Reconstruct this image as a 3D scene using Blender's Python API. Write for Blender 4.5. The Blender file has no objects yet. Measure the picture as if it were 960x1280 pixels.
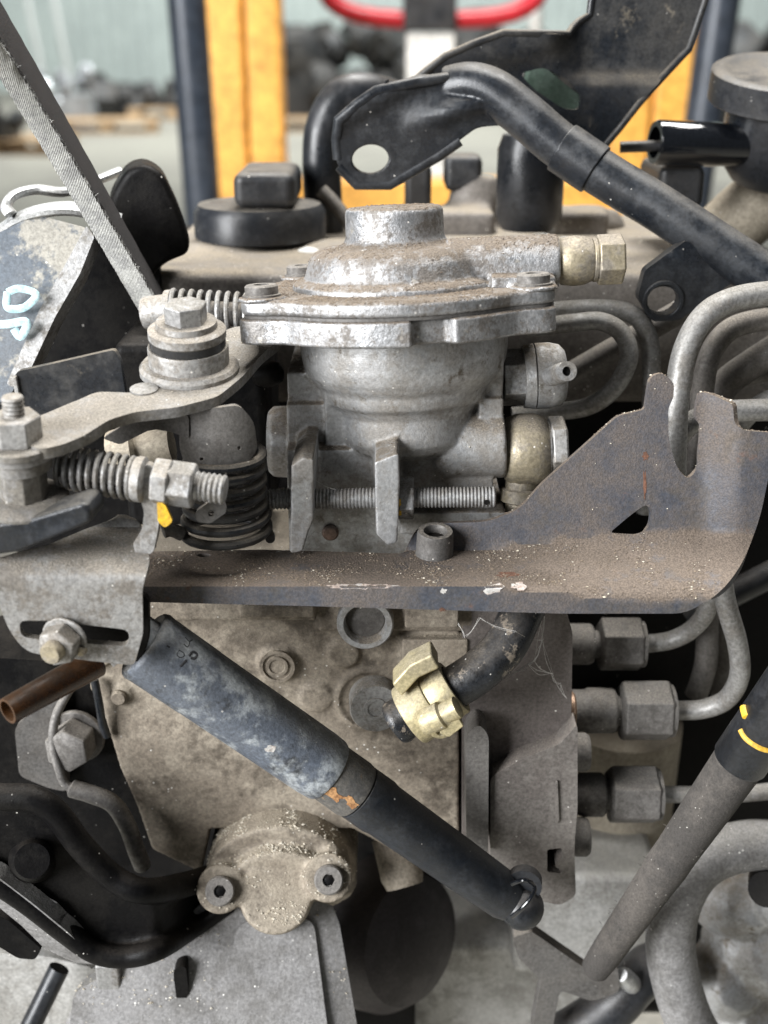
import bpy, bmesh, math, random
from mathutils import Vector, Matrix
from mathutils.geometry import delaunay_2d_cdt

random.seed(7)
scene = bpy.context.scene
COL = scene.collection

# ------------------------------------------------------------------ camera
# all modelling is done in millimetres (Y = away from the camera, Z = up) and
# converted to metres when a mesh is linked
PITCH = math.radians(22.0)
FPX = 1480.0                      # focal length for a 960 x 1280 frame
DIST = 370.0
Z0 = 950.0                        # height of the pump above the workshop floor
CAM = Vector((0.0, -DIST * math.cos(PITCH), Z0 + DIST * math.sin(PITCH)))
FWD = Vector((0, math.cos(PITCH), -math.sin(PITCH)))
UPV = Vector((0, math.sin(PITCH), math.cos(PITCH)))
cam_d = bpy.data.cameras.new('camera')
cam = bpy.data.objects.new('camera', cam_d)
COL.objects.link(cam)
cam.location = CAM * 0.001
cam.rotation_euler = (math.pi / 2 - PITCH, 0, 0)
cam_d.sensor_fit = 'VERTICAL'
cam_d.sensor_height = 36.0
cam_d.lens = 36.0 * FPX / 1280.0
cam_d.clip_start = 0.01
cam_d.clip_end = 200.0
cam_d.dof.use_dof = True
cam_d.dof.focus_distance = 0.350
cam_d.dof.aperture_fstop = cam_d.lens / 4.0
scene.camera = cam

# ------------------------------------------------------------------ light
world = bpy.data.worlds.new('World')
scene.world = world
world.use_nodes = True
wb = world.node_tree.nodes['Background']
wb.inputs['Color'].default_value = (0.86, 0.93, 1.0, 1)
wb.inputs['Strength'].default_value = 0.07


def area(name, loc, target, size, power, col):
    d = bpy.data.lights.new(name, 'AREA')
    d.shape = 'RECTANGLE'
    d.size, d.size_y = size
    d.energy = power
    d.color = col
    o = bpy.data.objects.new(name, d)
    COL.objects.link(o)
    o.location = loc
    o.rotation_euler = (Vector(target) - Vector(loc)).to_track_quat('-Z', 'Y').to_euler()
    return o


# daylight through the open gate beside / above the engine, and roof lights
area('gate_daylight', (-1.9, -1.5, 1.75), (0, 0.0, 0.93), (1.4, 1.6), 160, (0.975, 0.985, 1.0))
area('roof_daylight', (0.25, 0.75, 3.6), (0, 0.1, 0.95), (1.5, 1.1), 165, (1.0, 0.985, 0.955))
area('hall_daylight', (0.0, 12.0, 9.5), (0.0, 21.0, 1.0), (16.0, 7.0), 4300, (0.97, 1.0, 0.98))

vs = scene.view_settings
vs.view_transform = 'Standard'
vs.look = 'None'
vs.exposure = 0.15
vs.gamma = 1.0
vs.use_curve_mapping = False
scene.cycles.use_denoising = True
scene.cycles.max_bounces = 6
scene.cycles.sample_clamp_indirect = 6.0
scene.cycles.caustics_reflective = False
scene.cycles.caustics_refractive = False


# ------------------------------------------------------------------ pixel -> place helpers
def ray(px, py):
    return FWD + Vector((1, 0, 0)) * ((px - 480.0) / FPX) + UPV * (-(py - 640.0) / FPX)


def P(px, py, Y):
    d = ray(px, py)
    return CAM + d * ((Y - CAM.y) / d.y)


def PP(px, py, pt, n):
    d = ray(px, py)
    return CAM + d * ((pt - CAM).dot(n) / d.dot(n))


def S(px, py, Y):
    d = ray(px, py)
    return ((Y - CAM.y) / d.y) / FPX


# ------------------------------------------------------------------ mesh helpers
def basis(axis):
    w = axis.normalized()
    h = Vector((0, 0, 1)) if abs(w.z) < 0.9 else Vector((0, 1, 0))
    u = h.cross(w).normalized()
    v = w.cross(u).normalized()
    return u, v, w


def lathe(bm, o, axis, prof, seg=40, closed=False, phase=0.0):
    """prof: (radius, height) pairs along the axis from o"""
    u, v, w = basis(axis)
    rings = []
    for r, h in prof:
        c = o + w * h
        if r < 1e-5:
            rings.append([bm.verts.new(c)])
        else:
            rings.append([bm.verts.new(c + (u * math.cos(phase + 2 * math.pi * k / seg) + v * math.sin(phase + 2 * math.pi * k / seg)) * r) for k in range(seg)])
    pairs = list(zip(rings, rings[1:]))
    if closed:
        pairs.append((rings[-1], rings[0]))
    for a, b in pairs:
        if len(a) == 1 and len(b) == 1:
            continue
        for k in range(seg):
            k2 = (k + 1) % seg
            if len(a) == 1:
                bm.faces.new((a[0], b[k2], b[k]))
            elif len(b) == 1:
                bm.faces.new((a[k], a[k2], b[0]))
            else:
                bm.faces.new((a[k], a[k2], b[k2], b[k]))
    if not closed:
        if len(rings[0]) > 1:
            bm.faces.new(list(reversed(rings[0])))
        if len(rings[-1]) > 1:
            bm.faces.new(rings[-1])


def L(bm, a, b, prof, seg=40, closed=False, phase=0.0):
    """lathe between two placed points a, b = (px, py, Y); prof = (t along 0..1, radius in px)"""
    A, B = P(*a), P(*b)
    s = 0.5 * (S(*a) + S(*b))
    ln = (B - A).length
    lathe(bm, A, B - A, [(r * s, t * ln) for t, r in prof], seg, closed, phase)


def V(bm, px, pyb, pyt, Y, prof, up=Vector((0, 0, 1)), seg=40, closed=False, phase=0.0):
    """upright lathe standing at (px, pyb) rising to pyt; prof = (t, radius px)"""
    A = P(px, pyb, Y)
    ln = P(px, pyt, Y).z - A.z
    s = S(px, 0.5 * (pyb + pyt), Y)
    lathe(bm, A, up, [(r * s, t * ln) for t, r in prof], seg, closed, phase)


def hexa(bm, o, axis, rc, h, ch=0.12, phase=0.0):
    """hexagonal prism with chamfered ends, rc = corner radius"""
    u, v, w = basis(axis)
    c = rc * ch
    rings = []
    for r, z in ((rc - c, 0.0), (rc, c * 0.6), (rc, h - c * 0.6), (rc - c, h)):
        rings.append([bm.verts.new(o + w * z + (u * math.cos(phase + math.pi / 3 * k) + v * math.sin(phase + math.pi / 3 * k)) * r) for k in range(6)])
    for a, b in zip(rings, rings[1:]):
        for k in range(6):
            bm.faces.new((a[k], a[(k + 1) % 6], b[(k + 1) % 6], b[k]))
    bm.faces.new(list(reversed(rings[0])))
    bm.faces.new(rings[-1])


def catmull(pts, n=8, closed=False):
    out = []
    m = len(pts)
    rng = range(m) if closed else range(m - 1)
    for i in rng:
        if closed:
            p0, p1, p2, p3 = pts[(i - 1) % m], pts[i], pts[(i + 1) % m], pts[(i + 2) % m]
        else:
            p0, p1, p2, p3 = pts[max(i - 1, 0)], pts[i], pts[i + 1], pts[min(i + 2, m - 1)]
        for k in range(n):
            t = k / n
            out.append(0.5 * ((2 * p1) + (p2 - p0) * t + (2 * p0 - 5 * p1 + 4 * p2 - p3) * t * t + (3 * p1 - p0 - 3 * p2 + p3) * t ** 3))
    if not closed:
        out.append(pts[-1].copy())
    return out


def tube(bm, pts, r, seg=14, cap=True, flat=None):
    """sweep a circle along pts; r number or list; flat=(vec, k) squashes along vec"""
    n = len(pts)
    rs = r if isinstance(r, (list, tuple)) else [r] * n
    t0 = (pts[1] - pts[0]).normalized()
    u, v, w = basis(t0)
    prev = t0
    rings = []
    for i, p in enumerate(pts):
        t = (pts[min(i + 1, n - 1)] - pts[max(i - 1, 0)]).normalized()
        q = prev.rotation_difference(t)
        u = q @ u
        v = q @ v
        prev = t
        ring = []
        for k in range(seg):
            a = 2 * math.pi * k / seg
            d = (u * math.cos(a) + v * math.sin(a)) * rs[i]
            if flat:
                d = d - flat[0] * (d.dot(flat[0]) * (1 - flat[1]))
            ring.append(bm.verts.new(p + d))
        rings.append(ring)
    for a, b in zip(rings, rings[1:]):
        for k in range(seg):
            bm.faces.new((a[k], a[(k + 1) % seg], b[(k + 1) % seg], b[k]))
    if cap:
        bm.faces.new(list(reversed(rings[0])))
        bm.faces.new(rings[-1])


def pipe_px(bm, pts, rpx, n=8, seg=14):
    """smooth pipe through (px, py, Y) points"""
    w = catmull([P(*p) for p in pts], n)
    s = sum(S(*p) for p in pts) / len(pts)
    tube(bm, w, rpx * s, seg)


def helix(bm, A, B, R, r, turns, seg=8, per=22, taper=None, dead=0.0):
    u, v, w = basis(B - A)
    ln = (B - A).length
    n = int(turns * per)
    pts = []
    for i in range(n + 1):
        t = i / n
        a = t * turns * 2 * math.pi
        rr = R * (taper(t) if taper else 1.0)
        tt = t
        if dead:
            tt = min(1.0, max(0.0, (t - dead) / (1 - 2 * dead))) * 0.9 + 0.1 * t
        pts.append(A + w * (ln * tt) + (u * math.cos(a) + v * math.sin(a)) * rr)
    tube(bm, pts, r, seg)


def thread(r, length, pitch, depth=0.12, root=0.0):
    """lathe profile of a threaded shank"""
    pr = [(0, root), (r * 0.86, root)]
    n = max(2, int(length / pitch))
    for i in range(n):
        h = root + i * length / n
        pr += [(r * (1 - depth), h + 0.06 * length / n), (r, h + 0.42 * length / n), (r, h + 0.58 * length / n), (r * (1 - depth), h + 0.98 * length / n)]
    pr += [(r * 0.82, root + length), (0, root + length)]
    return pr


def box(bm, lo, hi):
    vs_ = [bm.verts.new((x, y, z)) for x in (lo[0], hi[0]) for y in (lo[1], hi[1]) for z in (lo[2], hi[2])]
    for f in ((0, 1, 3, 2), (4, 6, 7, 5), (0, 4, 5, 1), (2, 3, 7, 6), (0, 2, 6, 4), (1, 5, 7, 3)):
        bm.faces.new([vs_[i] for i in f])


def boxpx(bm, x0, x1, y0, y1, Ya, Yb):
    """axis-aligned box whose front face (Ya) covers pixels x0..x1, y0..y1"""
    a = P(x0, y1, Ya)
    b = P(x1, y0, Ya)
    box(bm, (min(a.x, b.x), Ya, a.z), (max(a.x, b.x), Yb, b.z))


def prism(bm, pts, vec):
    a = [bm.verts.new(p) for p in pts]
    b = [bm.verts.new(p + vec) for p in pts]
    n = len(pts)
    bm.faces.new(a)
    bm.faces.new(list(reversed(b)))
    for k in range(n):
        bm.faces.new((a[k], b[k], b[(k + 1) % n], a[(k + 1) % n]))


def rnd(pts, r, n=4):
    """round the corners of a 2-D polygon; a point may carry its own radius"""
    out = []
    m = len(pts)
    for i in range(m):
        p = Vector(pts[i][:2])
        rr = pts[i][2] if len(pts[i]) > 2 else r
        a = Vector(pts[i - 1][:2]) - p
        b = Vector(pts[(i + 1) % m][:2]) - p
        d = min(rr, a.length * 0.48, b.length * 0.48)
        if d < 0.5:
            out.append(p)
            continue
        p0, p2 = p + a.normalized() * d, p + b.normalized() * d
        for k in range(n + 1):
            t = k / n
            out.append(p0 * (1 - t) ** 2 + p * 2 * t * (1 - t) + p2 * t * t)
    return out


def circ(cx, cy, rx, ry=None, n=22, rot=0.0):
    ry = rx if ry is None else ry
    c, s = math.cos(rot), math.sin(rot)
    return [Vector((cx + rx * math.cos(2 * math.pi * k / n) * c - ry * math.sin(2 * math.pi * k / n) * s,
                    cy + rx * math.cos(2 * math.pi * k / n) * s + ry * math.sin(2 * math.pi * k / n) * c)) for k in range(n)]


def inside(p, poly):
    c = False
    j = len(poly) - 1
    for i in range(len(poly)):
        a, b = poly[i], poly[j]
        if (a.y > p.y) != (b.y > p.y) and p.x < (b.x - a.x) * (p.y - a.y) / (b.y - a.y) + a.x:
            c = not c
        j = i
    return c


def densify(poly, step):
    out = []
    for i in range(len(poly)):
        a, b = poly[i], poly[(i + 1) % len(poly)]
        n = max(1, int((b - a).length / step))
        for k in range(n):
            out.append(a.lerp(b, k / n))
    return out


def sheet(bm, outline, holes, fn, thick, step=12.0, away=True):
    """solid plate: 2-D outline + holes meshed finely, mapped to space by fn, given a thickness (mm)"""
    loops = [densify([Vector(p[:2]) for p in l], step) for l in [outline] + list(holes)]
    verts, edges = [], []
    for l in loops:
        b = len(verts)
        verts += l
        edges += [(b + i, b + (i + 1) % len(l)) for i in range(len(l))]
    x0 = min(p.x for p in loops[0]); x1 = max(p.x for p in loops[0])
    y0 = min(p.y for p in loops[0]); y1 = max(p.y for p in loops[0])
    yy = y0 + step * 0.5
    row = 0
    while yy < y1:
        xx = x0 + step * (0.5 if row % 2 else 0.25)
        while xx < x1:
            q = Vector((xx, yy))
            if inside(q, loops[0]) and not any(inside(q, h) for h in loops[1:]):
                if min((q - e).length for l in loops for e in l) > step * 0.45:
                    verts.append(q)
            xx += step
        yy += step
        row += 1
    ov, oe, of, _, _, _ = delaunay_2d_cdt(verts, edges, [], 0, 1e-4)
    keep = []
    for f in of:
        c = sum((ov[i] for i in f), Vector((0, 0))) / len(f)
        if inside(c, loops[0]) and not any(inside(c, h) for h in loops[1:]):
            keep.append(f)
    tmp = bmesh.new()
    tv = [tmp.verts.new(fn(p.x, p.y)) for p in ov]
    for f in keep:
        tmp.faces.new([tv[i] for i in f])
    bmesh.ops.recalc_face_normals(tmp, faces=tmp.faces)
    tmp.normal_update()
    sm = sum((f.normal * f.calc_area() for f in tmp.faces), Vector())
    mid = sum((v.co for v in tmp.verts), Vector()) / len(tmp.verts)
    sgn = 1 if sm.dot(CAM - mid) > 0 else -1
    if not away:
        sgn = -sgn
    front, back = {}, {}
    for v in tmp.verts:
        if v.link_faces:
            front[v] = bm.verts.new(v.co)
            back[v] = bm.verts.new(v.co - v.normal * sgn * thick)
    for f in tmp.faces:
        bm.faces.new([front[v] for v in f.verts])
        bm.faces.new([back[v] for v in reversed(f.verts)])
    for e in tmp.edges:
        if len(e.link_faces) == 1:
            a, b = e.verts
            bm.faces.new((front[a], front[b], back[b], back[a]))
    tmp.free()


def flatplate(bm, outline, holes, Y, thick, step=25.0, tilt=None, at=None):
    if tilt is None:
        sheet(bm, outline, holes, lambda x, y: P(x, y, Y), thick, step)
    else:
        sheet(bm, outline, holes, lambda x, y: PP(x, y, at, tilt), thick, step)


# ------------------------------------------------------------------ objects
def finish(name, bm, mat, base, parent=None, bevel=0.0, sharp=35.0, voxel=0.0, smooth=0, seg=2):
    bmesh.ops.recalc_face_normals(bm, faces=bm.faces)
    me = bpy.data.meshes.new(name)
    for v in bm.verts:
        v.co = (v.co - base) * 0.001
    bm.to_mesh(me)
    bm.free()
    me.materials.append(mat)
    me.polygons.foreach_set('use_smooth', [True] * len(me.polygons))
    o = bpy.data.objects.new(name, me)
    COL.objects.link(o)
    if voxel:
        m = o.modifiers.new('cast', 'REMESH')
        m.mode = 'VOXEL'
        m.voxel_size = voxel * 0.001
        m.use_smooth_shade = True
        if smooth:
            m = o.modifiers.new('soft', 'SMOOTH')
            m.factor = 0.5
            m.iterations = smooth
    elif bevel:
        m = o.modifiers.new('edge', 'BEVEL')
        m.width = bevel * 0.001
        m.segments = seg
        m.limit_method = 'ANGLE'
        m.angle_limit = math.radians(40)
        m.harden_normals = True
    else:
        me.set_sharp_from_angle(angle=math.radians(sharp))
    if parent is not None:
        o.parent = parent
    return o


def thing(name, label, cat, base, group=None):
    o = bpy.data.objects.new(name, None)
    o.empty_display_size = 0.01
    COL.objects.link(o)
    o.location = base * 0.001
    o['label'] = label
    o['category'] = cat
    if group:
        o['group'] = group
    o['_b'] = list(base)
    return o


def part(name, bm, mat, parent, **k):
    """child of a thing (Empty) or of a part"""
    top = parent
    while top.parent is not None:
        top = top.parent
    base = Vector(BASES[top.name])
    return finish(name, bm, mat, base, parent, **k)


BASES = {}


def T(name, label, cat, base, group=None):
    o = thing(name, label, cat, base, group)
    del o['_b']
    BASES[o.name] = tuple(base)
    return o


def single(name, bm, mat, label, cat, group=None, kind=None, **k):
    xs = [v.co for v in bm.verts]
    base = Vector((sum(v.x for v in xs) / len(xs), sum(v.y for v in xs) / len(xs), min(v.z for v in xs)))
    o = finish(name, bm, mat, base, None, **k)
    o.location = base * 0.001
    if label:
        o['label'] = label
    if cat:
        o['category'] = cat
    if group:
        o['group'] = group
    if kind:
        o['kind'] = kind
    BASES[o.name] = tuple(base)
    return o


def new():
    return bmesh.new()


# ------------------------------------------------------------------ materials
def mk(name, base, alt=None, metal=0.0, rough=0.6, rough2=None, dust=0.0, dcol=(0.17, 0.135, 0.10), spots=0.0,
       scol=(0.75, 0.72, 0.66), bump=0.25, big=55.0, fine=900.0, cut=(0.42, 0.62), third=None, cut3=(0.58, 0.66), rust=0.0,
       coat=0.0, trans=0.0, fibre=None, spec=0.5, dlo=0.25, dhi=0.95, filmk=0.25, fv=0.35, patchy=0.45, dvar=(0.70, 1.25)):
    """weathered surface: two base tones in patches, optional third tone, rust, settled dust on upward faces, pale specks"""
    m = bpy.data.materials.new(name)
    m.use_nodes = True
    nt = m.node_tree
    N, K = nt.nodes, nt.links
    bs = N['Principled BSDF']
    tc = N.new('ShaderNodeTexCoord')
    oi = N.new('ShaderNodeObjectInfo')
    off = N.new('ShaderNodeVectorMath'); off.operation = 'MULTIPLY_ADD'
    comb = N.new('ShaderNodeCombineXYZ')
    for i in range(3):
        K.new(oi.outputs['Random'], comb.inputs[i])
    K.new(comb.outputs[0], off.inputs[0])
    off.inputs[1].default_value = (3.1, 1.7, 2.3)
    K.new(tc.outputs['Object'], off.inputs[2])
    CO = off.outputs[0]

    def noise(scale, detail=5, rgh=0.62):
        n = N.new('ShaderNodeTexNoise')
        n.inputs['Scale'].default_value = scale
        n.inputs['Detail'].default_value = detail
        n.inputs['Roughness'].default_value = rgh
        K.new(CO, n.inputs['Vector'])
        return n.outputs['Fac']

    def rng(x, a, b, lo=0.0, hi=1.0):
        r = N.new('ShaderNodeMapRange')
        r.interpolation_type = 'SMOOTHSTEP'
        K.new(x, r.inputs[0])
        r.inputs[1].default_value, r.inputs[2].default_value = a, b
        r.inputs[3].default_value, r.inputs[4].default_value = lo, hi
        return r.outputs[0]

    def math_(op, a, b):
        keep = op.endswith('_')
        op = op.rstrip('_')
        n = N.new('ShaderNodeMath'); n.operation = op
        for i, q in enumerate((a, b)):
            if isinstance(q, (int, float)):
                n.inputs[i].default_value = q
            else:
                K.new(q, n.inputs[i])
        n.use_clamp = op in ('ADD', 'SUBTRACT') and not keep
        return n.outputs[0]

    def mix(f, a, b):
        n = N.new('ShaderNodeMix'); n.data_type = 'RGBA'
        if isinstance(f, (int, float)):
            n.inputs['Factor'].default_value = f
        else:
            K.new(f, n.inputs['Factor'])
        for i, q in ((6, a), (7, b)):
            if isinstance(q, tuple):
                n.inputs[i].default_value = (*q, 1)
            else:
                K.new(q, n.inputs[i])
        return n.outputs[2]

    def mixf(f, a, b):
        n = N.new('ShaderNodeMix'); n.data_type = 'FLOAT'
        K.new(f, n.inputs[0])
        for i, q in ((2, a), (3, b)):
            if isinstance(q, (int, float)):
                n.inputs[i].default_value = q
            else:
                K.new(q, n.inputs[i])
        return n.outputs[0]

    nb0 = noise(big, 7, 0.66)
    mid = noise(big * 7.0, 4, 0.7)
    nb = math_('ADD', nb0, math_('MULTIPLY', math_('SUBTRACT_', mid, 0.5), patchy))
    nf = noise(fine, 4, 0.7)
    patch = rng(nb, cut[0], cut[1])
    col = mix(patch, base, alt if alt else base)
    ro = mixf(patch, rough, rough2 if rough2 is not None else rough)
    me_ = None
    if third:
        t3 = rng(math_('ADD', noise(big * 2.3, 6, 0.7), math_('MULTIPLY', math_('SUBTRACT_', mid, 0.5), patchy * 0.6)), cut3[0], cut3[1])
        col = mix(t3, col, third)
    # fine mottling of the tone
    hv = N.new('ShaderNodeHueSaturation')
    K.new(col, hv.inputs['Color'])
    K.new(rng(nf, 0.25, 0.75, 1.0 - fv, 1.0 + fv), hv.inputs['Value'])
    col = hv.outputs[0]
    metal_s = None
    if rust:
        rf = math_('MULTIPLY', rng(noise(big * 1.7, 6, 0.7), 0.60, 0.70), rust)
        col = mix(rf, col, (0.16, 0.055, 0.022))
        ro = mixf(rf, ro, 0.9)
        metal_s = math_('SUBTRACT', metal, rf)
    hgt = nf
    if dust:
        ge = N.new('ShaderNodeNewGeometry')
        sp = N.new('ShaderNodeSeparateXYZ')
        K.new(ge.outputs['Normal'], sp.inputs[0])
        up = rng(sp.outputs['Z'], dlo, dhi)
        nd = rng(noise(big * 3.1, 6, 0.7), 0.30, 0.66)
        d1 = math_('MULTIPLY', up, math_('ADD', math_('MULTIPLY', nd, 0.75), 0.25))
        film = math_('MULTIPLY', rng(noise(big * 0.8, 6, 0.68), 0.32, 0.66), filmk * dust)
        df = math_('MULTIPLY', math_('ADD', math_('MULTIPLY', d1, dust * 1.25), film), 1.0)
        df = math_('MINIMUM', df, 0.95)
        grain = noise(fine * 2.2, 2, 0.5)
        dc = mix(rng(grain, 0.35, 0.68), tuple(c * dvar[0] for c in dcol), tuple(min(1, c * dvar[1]) for c in dcol))
        col = mix(df, col, dc)
        ro = mixf(df, ro, 0.95)
        metal_s = mixf(df, metal_s if metal_s is not None else metal, 0.0)
        hgt = math_('ADD', math_('MULTIPLY', nf, 0.5), math_('MULTIPLY', math_('MULTIPLY', grain, df), 0.9))
    if spots:
        vo = N.new('ShaderNodeTexVoronoi')
        vo.inputs['Scale'].default_value = fine * 0.95
        K.new(CO, vo.inputs['Vector'])
        sx = N.new('ShaderNodeSeparateColor')
        K.new(vo.outputs['Color'], sx.inputs[0])
        gate = rng(sx.outputs[0], 1.0 - 0.16 * spots, 1.0 - 0.14 * spots)
        gate = math_('MULTIPLY', gate, rng(noise(big * 2.7, 3, 0.6), 0.48, 0.60))
        sf = math_('MULTIPLY', rng(math_('ADD', vo.outputs['Distance'], math_('MULTIPLY', sx.outputs[1], 0.12)), 0.34, 0.22), gate)
        col = mix(sf, col, scol)
        ro = mixf(sf, ro, 0.85)
        metal_s = mixf(sf, metal_s if metal_s is not None else metal, 0.0)
    if fibre:
        wv = N.new('ShaderNodeTexWave')
        wv.inputs['Scale'].default_value = fibre
        wv.inputs['Distortion'].default_value = 1.5
        K.new(CO, wv.inputs['Vector'])
        hgt = math_('ADD', math_('MULTIPLY', wv.outputs['Fac'], 0.8), math_('MULTIPLY', hgt, 0.4))
    K.new(col, bs.inputs['Base Color'])
    K.new(ro, bs.inputs['Roughness'])
    if metal_s is not None:
        K.new(metal_s, bs.inputs['Metallic'])
    else:
        bs.inputs['Metallic'].default_value = metal
    bs.inputs['Specular IOR Level'].default_value = spec
    if coat:
        bs.inputs['Coat Weight'].default_value = coat
        bs.inputs['Coat Roughness'].default_value = 0.08
    if trans:
        bs.inputs['Transmission Weight'].default_value = trans
    if bump:
        bp = N.new('ShaderNodeBump')
        bp.inputs['Strength'].default_value = bump
        bp.inputs['Distance'].default_value = 0.0009
        K.new(hgt, bp.inputs['Height'])
        K.new(bp.outputs[0], bs.inputs['Normal'])
    return m


BROWN = (0.150, 0.118, 0.092)
SAND = (0.30, 0.25, 0.185)
GREYD = (0.24, 0.225, 0.20)
M = {}
M['alu'] = mk('cast_aluminium', (0.47, 0.48, 0.495), (0.25, 0.24, 0.23), 0.85, 0.34, 0.54, dust=1.0, dcol=(0.165, 0.132, 0.10), spots=0.35, bump=0.5, big=95, cut=(0.47, 0.60), third=(0.50, 0.48, 0.44), cut3=(0.63, 0.69), fv=0.3, dlo=0.35, filmk=0.4, patchy=0.6)
M['alu_body'] = mk('dusty_cast_aluminium', (0.49, 0.50, 0.51), (0.35, 0.34, 0.325), 0.72, 0.36, 0.52, dust=0.85, dcol=(0.21, 0.178, 0.14), spots=0.5, bump=0.30, big=60, third=(0.15, 0.128, 0.10), cut3=(0.56, 0.72), patchy=0.45, fv=0.24, dlo=0.2, filmk=0.5)
M['tan_body'] = mk('grimy_tan_casting', (0.34, 0.295, 0.235), (0.22, 0.185, 0.145), 0.15, 0.62, 0.72, dust=0.7, dcol=(0.36, 0.31, 0.24), spots=0.65, bump=0.5, big=20, third=(0.085, 0.068, 0.052), cut3=(0.48, 0.66), cut=(0.40, 0.60), patchy=0.55)
M['head_brown'] = mk('grimy_brown_head', (0.155, 0.135, 0.125), (0.105, 0.09, 0.083), 0.25, 0.6, 0.75, dust=0.8, dcol=(0.19, 0.165, 0.145), spots=0.3, bump=0.3, big=38)
M['head_grey'] = mk('grimy_grey_plate', (0.19, 0.175, 0.16), (0.13, 0.115, 0.105), 0.25, 0.6, 0.75, dust=0.7, dcol=(0.22, 0.19, 0.165), spots=0.3, bump=0.3, big=42)
M['bracket'] = mk('black_painted_bracket', (0.055, 0.066, 0.088), (0.070, 0.068, 0.068), 0.1, 0.33, 0.6, dust=1.0, dcol=BROWN, bump=0.35, big=45, dlo=0.02, dhi=0.75, rust=0.55, cut=(0.48, 0.68), filmk=0.6)
M['black_steel'] = mk('black_painted_steel', (0.012, 0.015, 0.020), (0.030, 0.034, 0.040), 0.1, 0.26, 0.46, dust=0.5, dcol=(0.14, 0.125, 0.105), spots=0.15, bump=0.12, big=40, dlo=0.5)
M['plate_black'] = mk('dusty_black_plate', (0.014, 0.017, 0.022), (0.040, 0.040, 0.040), 0.1, 0.24, 0.5, dust=0.75, dcol=(0.20, 0.17, 0.13), spots=0.2, bump=0.15, big=22, third=(0.22, 0.19, 0.145), cut3=(0.63, 0.76), filmk=0.15)
M['zinc'] = mk('grey_zinc_steel', (0.42, 0.42, 0.42), (0.24, 0.225, 0.205), 0.75, 0.40, 0.6, dust=0.75, dcol=GREYD, spots=0.4, bump=0.25, big=110)
M['zinc_dusty'] = mk('dusty_zinc_steel', (0.40, 0.395, 0.385), (0.23, 0.21, 0.185), 0.4, 0.42, 0.62, dust=0.85, dcol=(0.28, 0.25, 0.21), spots=0.5, bump=0.30, big=80)
M['lever'] = mk('dusty_steel_lever', (0.27, 0.265, 0.26), (0.19, 0.175, 0.15), 0.35, 0.42, 0.6, dust=0.85, dcol=(0.255, 0.23, 0.195), spots=0.4, bump=0.30, big=60)
M['grey_dark'] = mk('dark_grey_steel', (0.13, 0.125, 0.12), (0.085, 0.08, 0.076), 0.4, 0.5, 0.65, dust=0.85, dcol=(0.22, 0.195, 0.165), spots=0.45, bump=0.30, big=80)
M['brass'] = mk('dull_brass_plating', (0.40, 0.345, 0.24), (0.30, 0.27, 0.225), 0.65, 0.42, 0.6, dust=0.75, dcol=(0.25, 0.215, 0.17), spots=0.3, bump=0.25, big=90)
M['clamp'] = mk('yellow_zinc_clamp', (0.50, 0.43, 0.25), (0.38, 0.33, 0.215), 0.45, 0.40, 0.55, dust=0.45, dcol=(0.42, 0.37, 0.27), spots=0.2, bump=0.15, big=90)
M['rubber'] = mk('black_rubber', (0.010, 0.012, 0.015), (0.024, 0.027, 0.032), 0.0, 0.22, 0.5, filmk=0.1, dust=0.3, dcol=(0.24, 0.20, 0.155), spots=0.5, bump=0.30, big=70, third=(0.26, 0.22, 0.175), cut3=(0.56, 0.64))
M['rubber_clean'] = mk('clean_black_rubber', (0.008, 0.010, 0.013), (0.018, 0.020, 0.024), 0.0, 0.26, 0.42, dust=0.25, dcol=(0.16, 0.14, 0.12), bump=0.15, big=60)
M['plastic'] = mk('black_plastic', (0.014, 0.016, 0.020), (0.028, 0.030, 0.034), 0.0, 0.34, 0.5, dust=0.5, dcol=(0.20, 0.175, 0.14), spots=0.2, bump=0.12, big=40, dlo=0.5)
M['gloss'] = mk('oily_black_pipe', (0.006, 0.007, 0.009), None, 0.0, 0.08, 0.15, bump=0.08, big=60, coat=0.6)
M['oily_shade_black'] = mk('oily_casting_and_shade_black', (0.0035, 0.0035, 0.004), (0.008, 0.0075, 0.007), 0.0, 0.42, 0.62, dust=0.15, dcol=(0.10, 0.085, 0.07), spots=0.15, bump=0.3, big=40, dlo=0.6, spec=0.12)  # oily black castings; also stands in for shade in hollows and gaps
M['damper'] = mk('worn_blue_black_sleeve', (0.125, 0.145, 0.18), (0.030, 0.034, 0.042), 0.1, 0.30, 0.40, dust=0.75, dcol=(0.225, 0.215, 0.195), spots=0.25, bump=0.45, big=30, third=(0.44, 0.47, 0.49), cut3=(0.48, 0.68), cut=(0.44, 0.58), patchy=0.6, dlo=0.35, dhi=0.95)
M['damper_rod'] = mk('satin_black_rod', (0.010, 0.013, 0.018), (0.024, 0.028, 0.035), 0.1, 0.30, 0.45, dust=0.4, dcol=(0.17, 0.155, 0.13), spots=0.15, bump=0.20, big=60, dlo=0.5)
M['collar'] = mk('dusty_rusting_collar', (0.10, 0.098, 0.095), (0.15, 0.14, 0.125), 0.2, 0.6, 0.7, dust=0.7, dcol=GREYD, spots=0.3, bump=0.3, big=90, third=(0.42, 0.25, 0.12), cut3=(0.60, 0.68))
M['pipe'] = mk('grey_steel_pipe', (0.34, 0.335, 0.325), (0.24, 0.225, 0.205), 0.55, 0.42, 0.6, dust=0.75, dcol=GREYD, spots=0.25, bump=0.18, big=70)
M['pipe_dark'] = mk('grimy_steel_pipe', (0.15, 0.14, 0.13), (0.11, 0.10, 0.09), 0.35, 0.55, 0.7, dust=0.8, dcol=(0.23, 0.205, 0.175), spots=0.3, bump=0.2, big=70)
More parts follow.
